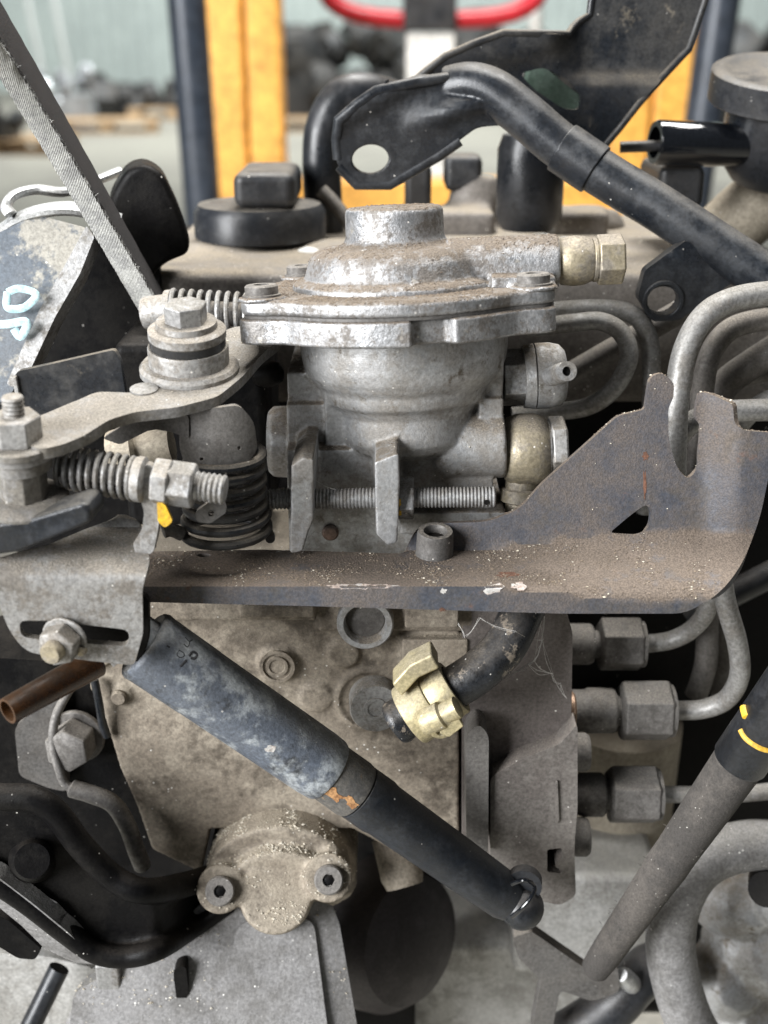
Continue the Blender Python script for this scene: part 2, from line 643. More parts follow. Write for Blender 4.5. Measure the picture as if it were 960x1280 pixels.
M['nut_dark'] = mk('grimy_steel_union', (0.20, 0.19, 0.18), (0.12, 0.112, 0.104), 0.35, 0.52, 0.68, dust=0.85, dcol=(0.235, 0.215, 0.19), spots=0.35, bump=0.25, big=70)
M['beige_cast'] = mk('beige_casting', (0.42, 0.37, 0.29), (0.33, 0.29, 0.23), 0.2, 0.6, 0.7, dust=0.5, dcol=SAND, spots=0.3, bump=0.25, big=30)
M['alu_low'] = mk('pale_alloy_casting', (0.27, 0.265, 0.265), (0.17, 0.165, 0.16), 0.35, 0.5, 0.62, dust=0.5, dcol=(0.30, 0.285, 0.255), spots=0.8, scol=(0.85, 0.83, 0.78), bump=0.45, big=26, cut=(0.40, 0.62))
M['alu_white'] = mk('bright_alloy_casting', (0.50, 0.495, 0.48), (0.32, 0.31, 0.29), 0.35, 0.45, 0.6, dust=0.5, dcol=(0.50, 0.48, 0.43), spots=0.4, bump=0.25, big=30)
M['rocker'] = mk('dusty_grey_brown_cover', (0.20, 0.183, 0.168), (0.13, 0.118, 0.108), 0.2, 0.5, 0.7, dust=0.75, dcol=(0.28, 0.24, 0.185), spots=0.5, bump=0.35, big=20, dlo=0.45)
M['cover_pale'] = mk('pale_cover', (0.10, 0.12, 0.145), (0.36, 0.34, 0.295), 0.1, 0.5, 0.45, dust=0.5, dcol=(0.38, 0.34, 0.275), spots=0.2, bump=0.15, big=24, cut=(0.50, 0.60), dlo=0.75)
M['strap'] = mk('pale_woven_strap', (0.60, 0.60, 0.57), (0.42, 0.42, 0.41), 0.0, 0.9, 0.95, dust=0.2, dcol=(0.36, 0.34, 0.30), bump=0.55, big=160, fine=1500, fibre=650)
M['strap_black'] = mk('black_woven_strap', (0.020, 0.018, 0.018), (0.030, 0.026, 0.026), 0.0, 0.85, 0.95, bump=0.5, big=100, fine=1500)
M['paint_blue'] = mk('pale_blue_paint_marker', (0.55, 0.80, 0.85), (0.66, 0.86, 0.90), 0.0, 0.45, bump=0.05, big=90)
M['paint_yellow'] = mk('yellow_paint', (0.78, 0.47, 0.03), (0.60, 0.36, 0.05), 0.0, 0.5, bump=0.2, big=150)
M['paint_white'] = mk('scraped_bright_metal', (0.62, 0.60, 0.57), (0.50, 0.40, 0.35), 0.3, 0.5, bump=0.4, big=200)
M['rusty'] = mk('rust_patch', (0.17, 0.08, 0.05), (0.11, 0.055, 0.035), 0.0, 0.9, bump=0.4, big=160)
M['rust_orange'] = mk('orange_rust', (0.46, 0.25, 0.11), (0.30, 0.145, 0.06), 0.0, 0.9, bump=0.5, big=200)
M['amber'] = mk('brown_amber_plastic', (0.075, 0.028, 0.007), (0.030, 0.012, 0.005), 0.0, 0.16, 0.3, dust=0.25, dcol=(0.16, 0.12, 0.085), bump=0.1, big=60, trans=0.25)
M['copper'] = mk('dull_copper', (0.26, 0.17, 0.115), (0.20, 0.14, 0.10), 0.6, 0.5, bump=0.2, big=150)
M['rivet'] = mk('brown_rivet', (0.20, 0.13, 0.10), (0.14, 0.095, 0.075), 0.3, 0.5, dust=0.4, dcol=GREYD, bump=0.2, big=150)
M['hose_fabric'] = mk('grey_braided_hose', (0.045, 0.041, 0.038), (0.085, 0.076, 0.068), 0.0, 0.85, 0.95, dust=0.45, dcol=(0.16, 0.142, 0.12), spots=0.4, bump=0.8, big=38, fine=1300)
M['silver_strip'] = mk('bright_metal_strip', (0.66, 0.67, 0.67), (0.50, 0.50, 0.49), 0.6, 0.42, 0.5, bump=0.0, big=60)
M['concrete'] = mk('concrete_floor', (0.27, 0.26, 0.225), (0.22, 0.21, 0.185), 0.0, 0.8, bump=0.1, big=1.2, fine=60)
M['cladding'] = mk('grey_green_cladding', (0.40, 0.45, 0.435), (0.35, 0.395, 0.385), 0.0, 0.6, bump=0.0, big=0.6, fine=30)
M['yellow'] = mk('yellow_frame_paint', (0.82, 0.42, 0.085), (0.74, 0.36, 0.07), 0.0, 0.45, bump=0.05, big=9, fine=90, third=(0.45, 0.24, 0.07), cut3=(0.66, 0.74))
M['pole'] = mk('blue_black_pole_paint', (0.032, 0.040, 0.054), (0.045, 0.053, 0.067), 0.1, 0.35, bump=0.05, big=9, fine=90)
M['red'] = mk('red_tube_paint', (0.52, 0.022, 0.035), (0.45, 0.02, 0.03), 0.0, 0.35, bump=0.0, big=9, fine=90)
M['pale_pole'] = mk('pale_grey_pole', (0.42, 0.44, 0.43), None, 0.0, 0.6, bump=0.0, big=9, fine=90)
M['green_cap'] = mk('dark_green_cap', (0.045, 0.075, 0.055), (0.07, 0.10, 0.08), 0.0, 0.4, bump=0.1, big=40)
M['white_post'] = mk('off_white_post_paint', (0.80, 0.81, 0.78), (0.70, 0.71, 0.69), 0.0, 0.5, bump=0.0, big=9, fine=90)
M['timber'] = mk('pallet_timber', (0.42, 0.29, 0.17), (0.30, 0.20, 0.115), 0.0, 0.85, bump=0.0, big=4, fine=60)
M['scrap'] = mk('dark_scrap_metal', (0.030, 0.031, 0.033), (0.075, 0.070, 0.065), 0.3, 0.5, 0.7, bump=0.0, big=6, fine=60)
M['scrap_alu'] = mk('bright_scrap_alloy', (0.55, 0.57, 0.60), (0.35, 0.36, 0.38), 0.6, 0.4, 0.5, bump=0.0, big=6, fine=60)
M['grit_brown'] = mk('brown_grit', (0.21, 0.165, 0.12), (0.12, 0.095, 0.075), 0.0, 0.95, bump=0.0, big=500)
M['grit_white'] = mk('pale_grit', (0.62, 0.575, 0.48), (0.42, 0.36, 0.27), 0.0, 0.9, bump=0.0, big=500)
M['web'] = mk('cobweb_silk', (0.55, 0.53, 0.50), None, 0.0, 0.9, bump=0.0)
M['dark_ink'] = mk('dark_stamp_ink', (0.022, 0.022, 0.024), None, 0.0, 0.7, bump=0.0)
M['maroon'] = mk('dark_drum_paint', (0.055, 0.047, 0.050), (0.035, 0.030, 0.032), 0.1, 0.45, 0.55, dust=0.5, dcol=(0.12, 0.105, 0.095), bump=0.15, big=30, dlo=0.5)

# ================================================================== SETTING
bm = new()
vsq = [bm.verts.new(Vector(p)) for p in ((-30000, -6000, 0), (30000, -6000, 0), (30000, 60000, 0), (-30000, 60000, 0))]
bm.faces.new(vsq)
fl = finish('floor', bm, M['concrete'], Vector((0, 0, 0)))
fl['kind'] = 'structure'

bm = new()
xs, x = [], -22000.0
while x < 22000:
    for dx, dy in ((0, 0), (170, 0), (190, -45), (240, -45)):
        xs.append((x + dx, dy))
    x += 260
row0 = [bm.verts.new((a, 25000 + b, -2)) for a, b in xs]
row1 = [bm.verts.new((a, 25000 + b, 9000)) for a, b in xs]
for i in range(len(xs) - 1):
    bm.faces.new((row0[i], row0[i + 1], row1[i + 1], row1[i]))
wl = finish('wall_back', bm, M['cladding'], Vector((0, 0, 0)), sharp=20)
wl['kind'] = 'structure'


# ---- pallets and scrap far behind
def pallet(cx, cy, z, rot, label, group):
    t = T('timber_pallet', label, 'pallet', Vector((cx, cy, z)), group)
    c, s = math.cos(rot), math.sin(rot)

    def slab(name, x0, x1, y0, y1, z0, z1):
        b = new()
        box(b, (x0, y0, z0), (x1, y1, z1))
        for v in b.verts:
            xx, yy = v.co.x, v.co.y
            v.co = Vector((cx + xx * c - yy * s, cy + xx * s + yy * c, z + v.co.z))
        part(name, b, M['timber'], t, bevel=4)
    for k in range(6):
        slab('deck_board', -600, 600, -400 + k * 140, -300 + k * 140, 122, 144)
    for xx in (-600, -72, 455):
        slab('bearer_board', xx, xx + 145, -400, 400, 100, 121)
        for yy in (-400, -72, 255):
            slab('block', xx, xx + 145, yy, yy + 145, 22, 99)
    for yy in (-400, -72, 255):
        slab('bottom_board', -600, 600, yy, yy + 145, 0, 21)
    return t


pallet(-3300, 14500, 0, 0.15, 'timber pallet on the workshop floor carrying bright alloy scrap', 'timber pallets')
pallet(-3750, 11900, 0, -0.1, 'timber pallet on the workshop floor carrying a dark engine', 'timber pallets')
pallet(-2900, 17000, 0, 0.05, 'timber pallet near the wall carrying low dark scrap', 'timber pallets')
pallet(-800, 14800, 0, 0.1, 'timber pallet under the big heap of black engine parts', 'timber pallets')


def scrap(name, cx, cy, z, w, h, n, label, mat, seed):
    """a lump of discarded engine parts, one weld of blocks, drums and pipes"""
    r = random.Random(seed)
    b = new()
    box(b, (cx - w * 0.42, cy - 250, z), (cx + w * 0.42, cy + 250, z + h * 0.45))
    for k in range(n):
        q = Vector((cx + r.uniform(-0.45, 0.45) * w, cy + r.uniform(-300, 250), z + r.uniform(0.15, 0.80) * h))
        d = Vector((r.uniform(-1, 1), r.uniform(-1, 1), r.uniform(-0.6, 1))).normalized()
        R = r.uniform(0.05, 0.15) * w
        if k % 3:
            lathe(b, q, d, [(R * 0.7, -R * 0.6), (R, -R * 0.3), (R, R * 0.3), (R * 0.5, R * 0.5), (R * 0.4, R)], 12)
        else:
            hexa(b, q, d, R * 1.1, R * 1.6)
    return single(name, b, mat, label, 'scrap', sharp=40)


scrap('alloy_scrap', -3950, 15200, 0, 700, 900, 16, 'bright silver alloy engine part lying on a pallet by the wall', M['scrap_alu'], 3)
scrap('dark_engine', -4000, 11800, 144, 900, 420, 20, 'dark engine standing on the left-hand pallet beyond the strap', M['scrap'], 5)
scrap('low_scrap', -3300, 17200, 144, 1700, 330, 20, 'low dark scrap on a pallet along the grey wall', M['scrap'], 8)
scrap('engine_heap', -650, 15200, 144, 1900, 1150, 34, 'tall heap of black engine parts between yellow post and red tube', M['scrap'], 11)
scrap('far_heap', 1300, 16500, 0, 2600, 1150, 30, 'black heap of scrap by the wall behind the white post', M['scrap'], 17)
scrap('brown_machine', 4300, 13000, 0, 2200, 1250, 24, 'brown machine on the floor beyond the right dark pole', M['scrap'], 21)

for xa, xb in ((28, 60), (62, 92)):
    b = new()
    tp, bt = P(xa, -30, 20500), P(xb, 124, 20500)
    lathe(b, Vector((bt.x, 20500, 0)), tp - Vector((bt.x, 20500, 0)), [(60, 0), (60, 3200), (0, 3210)], 16)
    single('leaning_pole', b, M['pale_pole'], 'pale pole leaning on the wall, ' + ('close beside the strap' if xa < 40 else 'just above the bright alloy scrap'), 'pole', group='pale poles leaning on the wall')

# ---- yellow hoist frame with dark poles behind the engine
YF = 1500.0
t = T('hoist_frame', 'yellow painted hoist frame with two upright posts and a cross beam', 'frame', Vector((0, YF, 0)))


def post(x0, x1, name):
    a, c = P(x0, 150, YF), P(x1, 150, YF)
    mid = 0.5 * (a.x + c.x)
    for lo, hi in ((a.x, mid - 2), (mid + 2, c.x)):
        b = new()
        box(b, (lo, YF - 0, 0), (hi, YF + 70, 1900))
        part(name, b, M['yellow'], t, bevel=7)


post(264, 354, 'post')
post(768, 862, 'post')
b = new()
a, c = P(350, 292, YF), P(790, 226, YF)
box(b, (a.x, YF + 6, a.z), (c.x, YF + 64, c.z))
part('cross_beam', b, M['yellow'], t, bevel=6)
for sx in (300, 815):
    b = new()
    q = P(sx, 640, YF)
    box(b, (q.x - 120, YF - 250, 0), (q.x + 120, YF + 320, 12))
    part('foot_plate', b, M['yellow'], t, bevel=3)
for (xa, xb, lab, yy) in ((218, 250, 'tall blue-black steel pole standing left of the yellow post', 1250), (895, 858, 'blue-black steel pole behind the round black duct cap', 1250)):
    b = new()
    top, bot = P(xa + 12, -40, yy), P(xb + 4, 265, yy)
    dr = (bot - top)
    foot = top + dr * ((top.z) / (top.z - bot.z))
    lathe(b, foot, top - foot, [(0, 0), (60, 0), (60, 12), (24, 14), (24, (top - foot).length + 250), (0, (top - foot).length + 250)], 28)
    single('steel_pole', b, M['pole'], lab, 'pole', group='poles beside the hoist frame')

# ---- red tube handle with white upright
t = T('hand_truck', 'red bent tube handle on an off-white upright behind the engine', 'trolley', Vector((P(540, 60, 1750).x, 1750, 0)))
b = new()
pipe_px(b, [(402, -60, 1750), (404, -20, 1750), (420, 6, 1750), (462, 21, 1750), (540, 25, 1750), (620, 21, 1750), (662, 6, 1750), (679, -20, 1750), (682, -60, 1750)], 11, 8, 16)
part('handle', b, M['red'], t)
b = new()
a, c = P(508, 40, 1740), P(568, 40, 1740)
box(b, (a.x, 1725, 0), (c.x, 1775, a.z))
part('upright', b, M['white_post'], t, bevel=4)
b = new()
a2, c2 = P(504, 42, 1740), P(572, -60, 1740)
box(b, (a2.x, 1720, a.z + 1), (c2.x, 1780, c2.z))
part('sleeve', b, M['plastic'], t, bevel=6)
b = new()
q = P(540, 60, 1750)
box(b, (q.x - 200, 1650, 0), (q.x + 200, 1990, 14))
part('foot', b, M['red'], t, bevel=4)
b = new()
a, c = P(668, 45, 1900), P(684, 0, 1900)
lathe(b, Vector((a.x, 1900, 0)), Vector((0, 0, 1)), [(90, 0), (90, 12), (14, 14), (12, 1200), (0, 1210)], 20)
single('white_rod', b, M['white_post'], 'slim white rod standing beside the red tube', 'rod')

# ================================================================== ENGINE BEHIND THE PUMP
EB = Vector((0, 150, Z0 - 260))
# cylinder block, mostly hidden, dark
t = T('engine_block', 'dark oily engine block standing behind the pump', 'engine', Vector((0, 150, Z0 - 300)))
b = new()
box(b, (-150, 92, Z0 - 300), (190, 330, Z0 + 40))
part('block', b, M['oily_shade_black'], t, bevel=8)
b = new()
a = P(186, 470, 84)
c = P(880, 338, 84)
RZ = c.z
box(b, (a.x, 80, a.z - 10), (c.x + 40, 230, c.z))
for px in (260, 420, 700):
    lathe(b, Vector((P(px, 338, 84).x, 135, c.z - 6)), Vector((0, 0, 1)), [(16, 0), (15, 7), (12, 8)], 24)
part('rocker_cover', b, M['rocker'], t, voxel=2.2, smooth=10)
b = new()
a = P(560, 300, 100)
for px, py, rr, hh in ((585, 290, 30, 60), (650, 300, 44, 20), (735, 300, 36, 40)):
    q = P(px, py, 190)
    lathe(b, Vector((q.x, 190, RZ - 20)), Vector((0.1, 0.1, 1)), [(rr * 0.4, 0), (rr * 0.4, hh * 0.55), (rr * 0.28, hh * 0.7)], 20)
q0, q1 = P(545, 300, 175), P(760, 262, 175)
box(b, (q0.x, 170, RZ - 20), (q1.x, 230, q1.z - 10))
for px in (560, 600, 700, 742):
    q = P(px, 250, 172)
    box(b, (q.x - 6, 165, RZ - 5), (q.x + 6, 190, q.z - 4))
part('intake_casting', b, M['rocker'], t, voxel=2.0, smooth=3)

for px, py, rx_, ry_ in ((392, 313, 6.5, 4.5), (677, 297, 6.0, 3.5), (706, 300, 2.5, 2.0)):
    b = new()
    q = PP(px, py, Vector((0, 0, RZ)), Vector((0, 0, 1)))
    if q.y < 84:
        q.y = 84
    lathe(b, Vector((q.x, q.y, RZ - 1.2)), Vector((0, 0, 1)), [(0, 0), (rx_, 0), (rx_ * 0.95, 1.4), (rx_ * 0.6, 2.2), (0, 2.4)], 20)
    part('pale_splash', b, M['white_post'], t)

# oil filler cap
t = T('filler_cap', 'black plastic filler cap with raised grip on the dusty cover', 'cap', P(326, 296, 150))
b = new()
V(b, 326, 299, 252, 150, [(0, 74), (0.1, 82), (0.75, 82), (0.95, 76), (1, 60), (1, 0)], seg=48)
part('rim', b, M['plastic'], t)
b = new()
boxpx(b, 292, 368, 216, 262, 128, 172)
part('grip', b, M['plastic'], t, bevel=4, seg=3)

b = new()
V(b, 660, 286, 168, 150, [(0, 0), (0, 34), (0.15, 42), (0.85, 42), (1, 36), (1, 0)], seg=36)
single('dark_canister', b, M['rubber_clean'], 'dark grey cylinder standing on the engine behind the tube rail', 'canister')

b = new()
pipe_px(b, [(408, 296, 175), (404, 250, 175), (402, 200, 175), (406, 160, 176), (425, 125, 178), (455, 116, 180), (500, 130, 190), (540, 165, 205)], 24, 8, 20)
single('bent_hose', b, M['rubber_clean'], 'thick black rubber hose bent over behind the lifting eye', 'hose')
b = new()
pipe_px(b, [(402, 238, 160), (418, 255, 158), (438, 280, 155), (450, 300, 152)], 9, 8, 12)
single('thin_hose', b, M['pipe_dark'], 'thin grey hose slanting down beside the thick bent hose', 'hose')
b = new()
boxpx(b, 506, 540, 205, 285, 180, 200)
boxpx(b, 556, 604, 195, 240, 185, 205)
single('sensor_block', b, M['plastic'], 'dark sensor block behind the round top of the pump', 'sensor', bevel=3)

# ---- black tube rail with lifting eye and tab
t = T('tube_rail', 'black painted tube rail with flattened lifting eye and hole tab', 'rail', P(760, 300, 60))
RY = lambda px: 84 - (px - 570) * 0.10
b = new()
rail = [(560, 112), (588, 107), (618, 116), (655, 144), (700, 182), (760, 222), (820, 258), (885, 300), (965, 352), (1010, 382)]
w = catmull([P(x, y, RY(x)) for x, y in rail], 8)
tube(b, w, 28.5 * S(760, 220, 66), 28)
eye = rnd([(424, 148), (470, 113), (520, 102), (592, 94), (636, 112), (646, 142), (640, 156), (596, 160), (548, 196), (487, 233), (446, 233), (420, 206)], 9)
hole = circ(463, 199, 23, 18, rot=-0.1)


def sst(k):
    k = max(0.0, min(1.0, k))
    return k * k * (3 - 2 * k)


def eye_map(x, y):
    q = P(x, y, 78)
    # rolled ridge where the tube was flattened, folded upper lip
    d = math.exp(-((y - (150 - (x - 520) * 0.28)) / 16.0) ** 2) * max(0.0, min(1.0, (x - 500) / 60.0))
    lip = max(0.0, (122 + (520 - x) * 0.55 - y) / 14.0)
    return q + Vector((0, -5.0 * d - 3.0 * sst(lip / 1.8), 0))


sheet(b, eye, [hole], eye_map, 4.2, 9)
part('tube_with_eye', b, M['black_steel'], t, voxel=0.6, smooth=1)
b = new()
for path in ([(423, 200), (421, 175), (424, 150), (446, 131), (470, 114), (520, 103), (560, 98)], [(424, 208), (446, 231), (487, 231), (516, 214), (548, 195), (575, 176)]):
    bb = new()
    tube(bb, [eye_map(x, y) + Vector((0, 1.6, 0)) for x, y in path], 2.0, 12)
    part('rolled_edge', bb, M['black_steel'], t)
tab = rnd([(797, 372), (806, 338), (858, 300), (918, 352), (876, 380), (850, 400), (815, 402)], 5)
sheet(b, tab, [circ(829, 376, 20, 18)], lambda x, y: P(x, y, 47), 5.0, 16)
part('hole_tab', b, M['black_steel'], t, bevel=0.7)
b = new()
q = P(829, 376, 47)
lathe(b, q, Vector((0, 1, 0.1)), [(20.5 * S(829, 376, 47), -0.6), (26 * S(829, 376, 47), -0.6), (26 * S(829, 376, 47), 6), (20.5 * S(829, 376, 47), 6)], 32, closed=True)
part('hole_collar', b, M['black_steel'], t, bevel=0.4)

# ---- big dusty black plate
t = T('mounting_plate', 'large dusty black folded plate rising above the tube rail', 'plate', P(740, 200, 100))
b = new()
pl = rnd([(505, 112), (556, 70), (628, 40), (712, 43), (724, 28), (742, 18), (752, -60), (905, -60), (886, 4), (866, 62), (800, 128), (750, 190), (738, 194), (708, 170), (690, 138), (640, 112), (560, 104)], 6)
hl = rnd([(650, 92), (678, 84), (708, 98), (726, 118), (724, 138), (704, 136), (668, 112)], 8)


def pl_map(x, y):
    q = P(x, y, 108)
    k = max(0.0, min(1.0, (62 + (712 - x) * 0.26 - y + 14) / 34.0)) * max(0.0, min(1.0, (722 - x) / 40.0))
    fold = sst((112 - y) / 30.0) * sst((x - 690) / 50.0)
    return q + Vector((0, -5 * sst(k) + 6 * fold, 0))


sheet(b, pl, [hl], pl_map, 3.0, 10)
part('sheet', b, M['plate_black'], t, bevel=0.6)
for path in ([(505, 112), (530, 90), (556, 70), (592, 54), (628, 41), (670, 42), (711, 43), (718, 34), (726, 27), (741, 18), (746, -20), (751, -58)], [(903, -58), (886, 4), (876, 33), (866, 62), (833, 95), (800, 128), (775, 160), (748, 192)]):
    b = new()
    tube(b, [pl_map(x, y) + Vector((0, 0.6, 0)) for x, y in path], 1.35, 12)
    part('folded_edge', b, M['plate_black'], t)
b = new()
sd = [(716, 138), (762, 180), (742, 200), (732, 198), (690, 166)]
s0 = S(730, 170, 70)
ctr = [P(702, 184, RY(702)), P(745, 213, RY(745))]
lathe(b, ctr[0], ctr[1] - ctr[0], [(28 * s0, 0), (32 * s0, 0), (32 * s0, (ctr[1] - ctr[0]).length), (28 * s0, (ctr[1] - ctr[0]).length)], 32, closed=True)
part('saddle', b, M['black_steel'], t, bevel=0.5)

b = new()
L(b, (700, 108, 150), (698, 106, 128), [(0, 0), (0, 44), (0.85, 44), (1, 38), (1, 0)], 32)
single('green_cap', b, M['green_cap'], 'dark green cap glimpsed through the hole of the black plate', 'cap')

# ---- round duct cap and oily stub
t = T('air_duct', 'black round duct cap with a glossy oily pipe stub', 'duct', P(962, 205, 130))
b = new()
V(b, 972, 128, 86, 130, up=Vector((0.0, -0.25, 1)), prof=[(0, 0), (0, 84), (0.06, 87), (0.92, 87), (1.0, 82), (1.0, 70), (0.94, 66), (0.94, 0)], seg=64)
part('cap', b, M['plastic'], t)
b = new()
V(b, 972, 222, 128, 136, up=Vector((0.0, -0.25, 1)), prof=[(0, 0), (0, 60), (0.25, 76), (1, 78), (1, 0)], seg=56)
part('neck', b, M['rubber_clean'], t)
b = new()
L(b, (1000, 184, 128), (818, 178, 118), [(0, 24), (0.55, 26), (0.6, 27), (0.985, 27), (1, 25), (1, 19), (0.7, 18), (0.7, 0)], 40)
part('pipe_stub', b, M['gloss'], t)
b = new()
L(b, (830, 182, 120), (775, 184, 122), [(0, 7), (1, 7)], 14)
part('nipple', b, M['plastic'], t)
b = new()
boxpx(b, 822, 884, 208, 262, 120, 160)
single('relay_box', b, M['plastic'], 'dark plastic box under the oily pipe stub', 'box', bevel=3)
b = new()
pipe_px(b, [(870, 330, 150), (930, 270, 150), (1000, 215, 150)], 42, 8, 24)
single('beige_pipe', b, M['beige_cast'], 'dusty beige pipe crossing behind the tube rail', 'pipe')

# ---- timing cover, left
t = T('timing_cover', 'pale worn timing cover with pale blue paint marks', 'cover', P(60, 470, 40))
b = new()
cv = rnd([(-60, 300), (-20, 300), (45, 268), (110, 285), (98, 330), (62, 390), (30, 462), (10, 500), (-60, 520)], 8)
sheet(b, cv, [], lambda x, y: P(x, y, 20 + (470 - y) * 0.10 - 4 * max(0, min(1, (x - (98 - (y - 300) * 0.42) + 12) / 10.0)) * 0), 3.0, 14)
part('face', b, M['cover_pale'], t, bevel=0.8)
b = new()
lip = [(108, 282), (118, 296), (100, 342), (68, 398), (36, 466), (16, 484), (8, 480), (22, 448), (50, 386), (84, 326)]
sheet(b, rnd(lip, 3), [], lambda x, y: P(x, y, 19.0 + (470 - y) * 0.10), 9.0, 14)
part('edge_lip', b, M['zinc'], t, bevel=0.8)
# black sheet in place of the shade inside the hollow cover
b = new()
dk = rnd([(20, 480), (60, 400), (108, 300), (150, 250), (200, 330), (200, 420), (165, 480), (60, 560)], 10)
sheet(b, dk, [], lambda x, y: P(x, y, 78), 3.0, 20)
part('hollow_shade', b, M['oily_shade_black'], t, bevel=0.5)
b = new()
pipe_px(b, [(0, 372, 17), (14, 367, 17), (33, 371, 17.5), (36, 378, 17), (22, 391, 16.5), (6, 394, 16), (-2, 390, 16), (0, 372, 17)], 5.0, 6, 10)
for v in b.verts:
    v.co.y += (19.2 + (470 - 382) * 0.10 - v.co.y) * 0.75 - 0.4
part('painted_ring', b, M['paint_blue'], t)
b = new()
pipe_px(b, [(-12, 412, 15), (4, 411, 15), (24, 408, 15), (24, 418, 14.5), (16, 428, 14), (9, 418, 14.5)], 5.5, 6, 10)
for v in b.verts:
    v.co.y += (19.2 + (470 - 416) * 0.10 - v.co.y) * 0.75 - 0.4
part('painted_stroke', b, M['paint_blue'], t)

b = new()
ov = rnd([(136, 250), (158, 212), (180, 204), (204, 216), (226, 262), (238, 300), (236, 318), (205, 330), (180, 360), (140, 330)], 14)
prism(b, [P(p.x, p.y, 64) for p in ov], Vector((-5, 24, 0)))
single('pulley_shroud', b, M['oily_shade_black'], 'matt black rounded shroud beside the woven strap', 'shroud', bevel=2.5)
b = new()
q = [P(x, y, Y) for x, y, Y in ((-10, 300, 55), (6, 286, 50), (30, 271, 46), (62, 262, 44), (100, 262, 46), (150, 276, 52))]
w = catmull(q, 8)
for i in range(len(w) - 1):
    a, c = w[i], w[i + 1]
tube(b, w, 2.2, 10, flat=(Vector((0, 1, 0)), 3.0))
single('trim_strip', b, M['silver_strip'], 'bright bent metal strip along the top of the pale cover', 'strip')
b = new()
w = catmull([P(x, y, Y) for x, y, Y in ((14, 268, 40), (8, 258, 42), (18, 244, 48), (45, 237, 56), (80, 240, 64), (110, 230, 80), (150, 214, 95))], 8)
tube(b, w, 1.6, 10, flat=(Vector((0, 1, 0)), 2.6))
single('spring_clip', b, M['silver_strip'], 'thin bright spring clip curling above the metal strip', 'clip')

# ---- woven strap
t = T('lifting_strap', 'pale woven lifting strap with black backing hanging down to the engine', 'strap', P(190, 388, 40))
A0, A1 = P(-30, 10, 5), P(190, 392, 44)
n = 40
b = new()
b2 = new()


def strapline(xa, ya, xb, yb, Ya, Yb, i):
    k = i / n
    sag = math.sin(k * math.pi) * 1.2
    return P(xa + (xb - xa) * k, ya + (yb - ya) * k, Ya + (Yb - Ya) * k) + Vector((0.07 * math.sin(i * 2.1), sag, 0))


rows = []
for i in range(n + 1):
    lf = strapline(-40, 34, 178, 396, -10, 46, i)
    md = strapline(-40, -14, 197, 380, -14, 42, i)
    rt = strapline(-40, -62, 202, 368, 4, 60, i)
    nrm = (md - lf).cross(strapline(-40, 34, 178, 396, -10, 46, i + 1) - lf).normalized()
    if nrm.y > 0:
        nrm = -nrm
    rows.append((lf, md, rt, nrm))
for bb, ia, ib in ((b, 0, 1), (b2, 1, 2)):
    prev = None
    for r in rows:
        p, q, nn = r[ia], r[ib], r[3]
        bk = Vector((0.2, 1.0, -0.15)).normalized() * 2.2
        lift = -nn * 0.0
        ring = [bb.verts.new(p + lift), bb.verts.new(p.lerp(q, 0.33) + nn * 0.35), bb.verts.new(p.lerp(q, 0.67) + nn * 0.35), bb.verts.new(q), bb.verts.new(q + bk), bb.verts.new(p + bk)]
        if prev:
            for k in range(6):
                bb.faces.new((prev[k], prev[(k + 1) % 6], ring[(k + 1) % 6], ring[k]))
        else:
            bb.faces.new(ring)
        prev = ring
    bb.faces.new(list(reversed(prev)))
part('woven_face', b, M['strap'], t, sharp=60)
part('black_backing', b2, M['strap_black'], t, sharp=60)
b = new()
r = random.Random(5)
for k in range(110):
    i = r.uniform(4, n)
    q = strapline(-40, -14, 197, 380, -14, 42, i) + Vector((r.uniform(-0.6, 0.6), -0.3, 0))
    d = Vector((r.uniform(-1, 1), r.uniform(-1, 0), r.uniform(-1, 1))).normalized() * r.uniform(0.6, 1.8)
    tube(b, [q, q + d * 0.5 + Vector((0.1, 0, 0.2)), q + d], 0.05, 4)
fz = part('frayed_fibre', b, M['strap'], t)
fz['kind'] = 'stuff'

# ================================================================== INJECTION PUMP
pump = T('injection_pump', 'dusty aluminium injection pump with round boost compensator on top', 'pump', P(420, 1060, 20))
U = Vector((-0.042, 0.085, 1.0)).normalized()          # axis of the compensator, leaning back a little
UX = Vector((1, 0, 0)) - U * U.x
UX.normalize()
UY = U.cross(UX).normalized()
F0 = P(497, 366, -12)
OT = F0 + UY * 22.0                                     # lid level on the axis
AYc = OT.y


def hA(py):
    q = P(497, py, AYc)
    return (q.z - OT.z) / U.z


sA = S(497, 380, AYc)


BOLTA = (210, 330, 46, 134)
BR = 44.0
BXY = [(BR * math.cos(math.radians(q)), BR * math.sin(math.radians(q))) for q in BOLTA]


def flange_outline(R, Rb, e, notch=False, soft=4):
    n = 180
    rr = []
    for k in range(n):
        a = 2 * math.pi * k / n
        r = R
        for q in BOLTA:
            d = a - math.radians(q)
            s_ = e * e - (Rb * math.sin(d)) ** 2
            if s_ > 0 and math.cos(d) > 0:
                r = max(r, Rb * math.cos(d) + math.sqrt(s_))
        rr.append(r)
    for _ in range(soft):
        rr = [(rr[k - 1] + 2 * rr[k] + rr[(k + 1) % n]) / 4 for k in range(n)]
    if notch:
        for k in range(n):
            a = 360.0 * k / n
            if 276 <= a <= 288:
                rr[k] -= 3.0
            elif 206 <= a < 276 or 288 < a < 332:
                rr[k] += 0.8
    return [Vector((rr[k] * math.cos(2 * math.pi * k / n), rr[k] * math.sin(2 * math.pi * k / n))) for k in range(n)]


def plan(p, h):
    return OT + UX * p.x + UY * p.y + U * h


cover = None
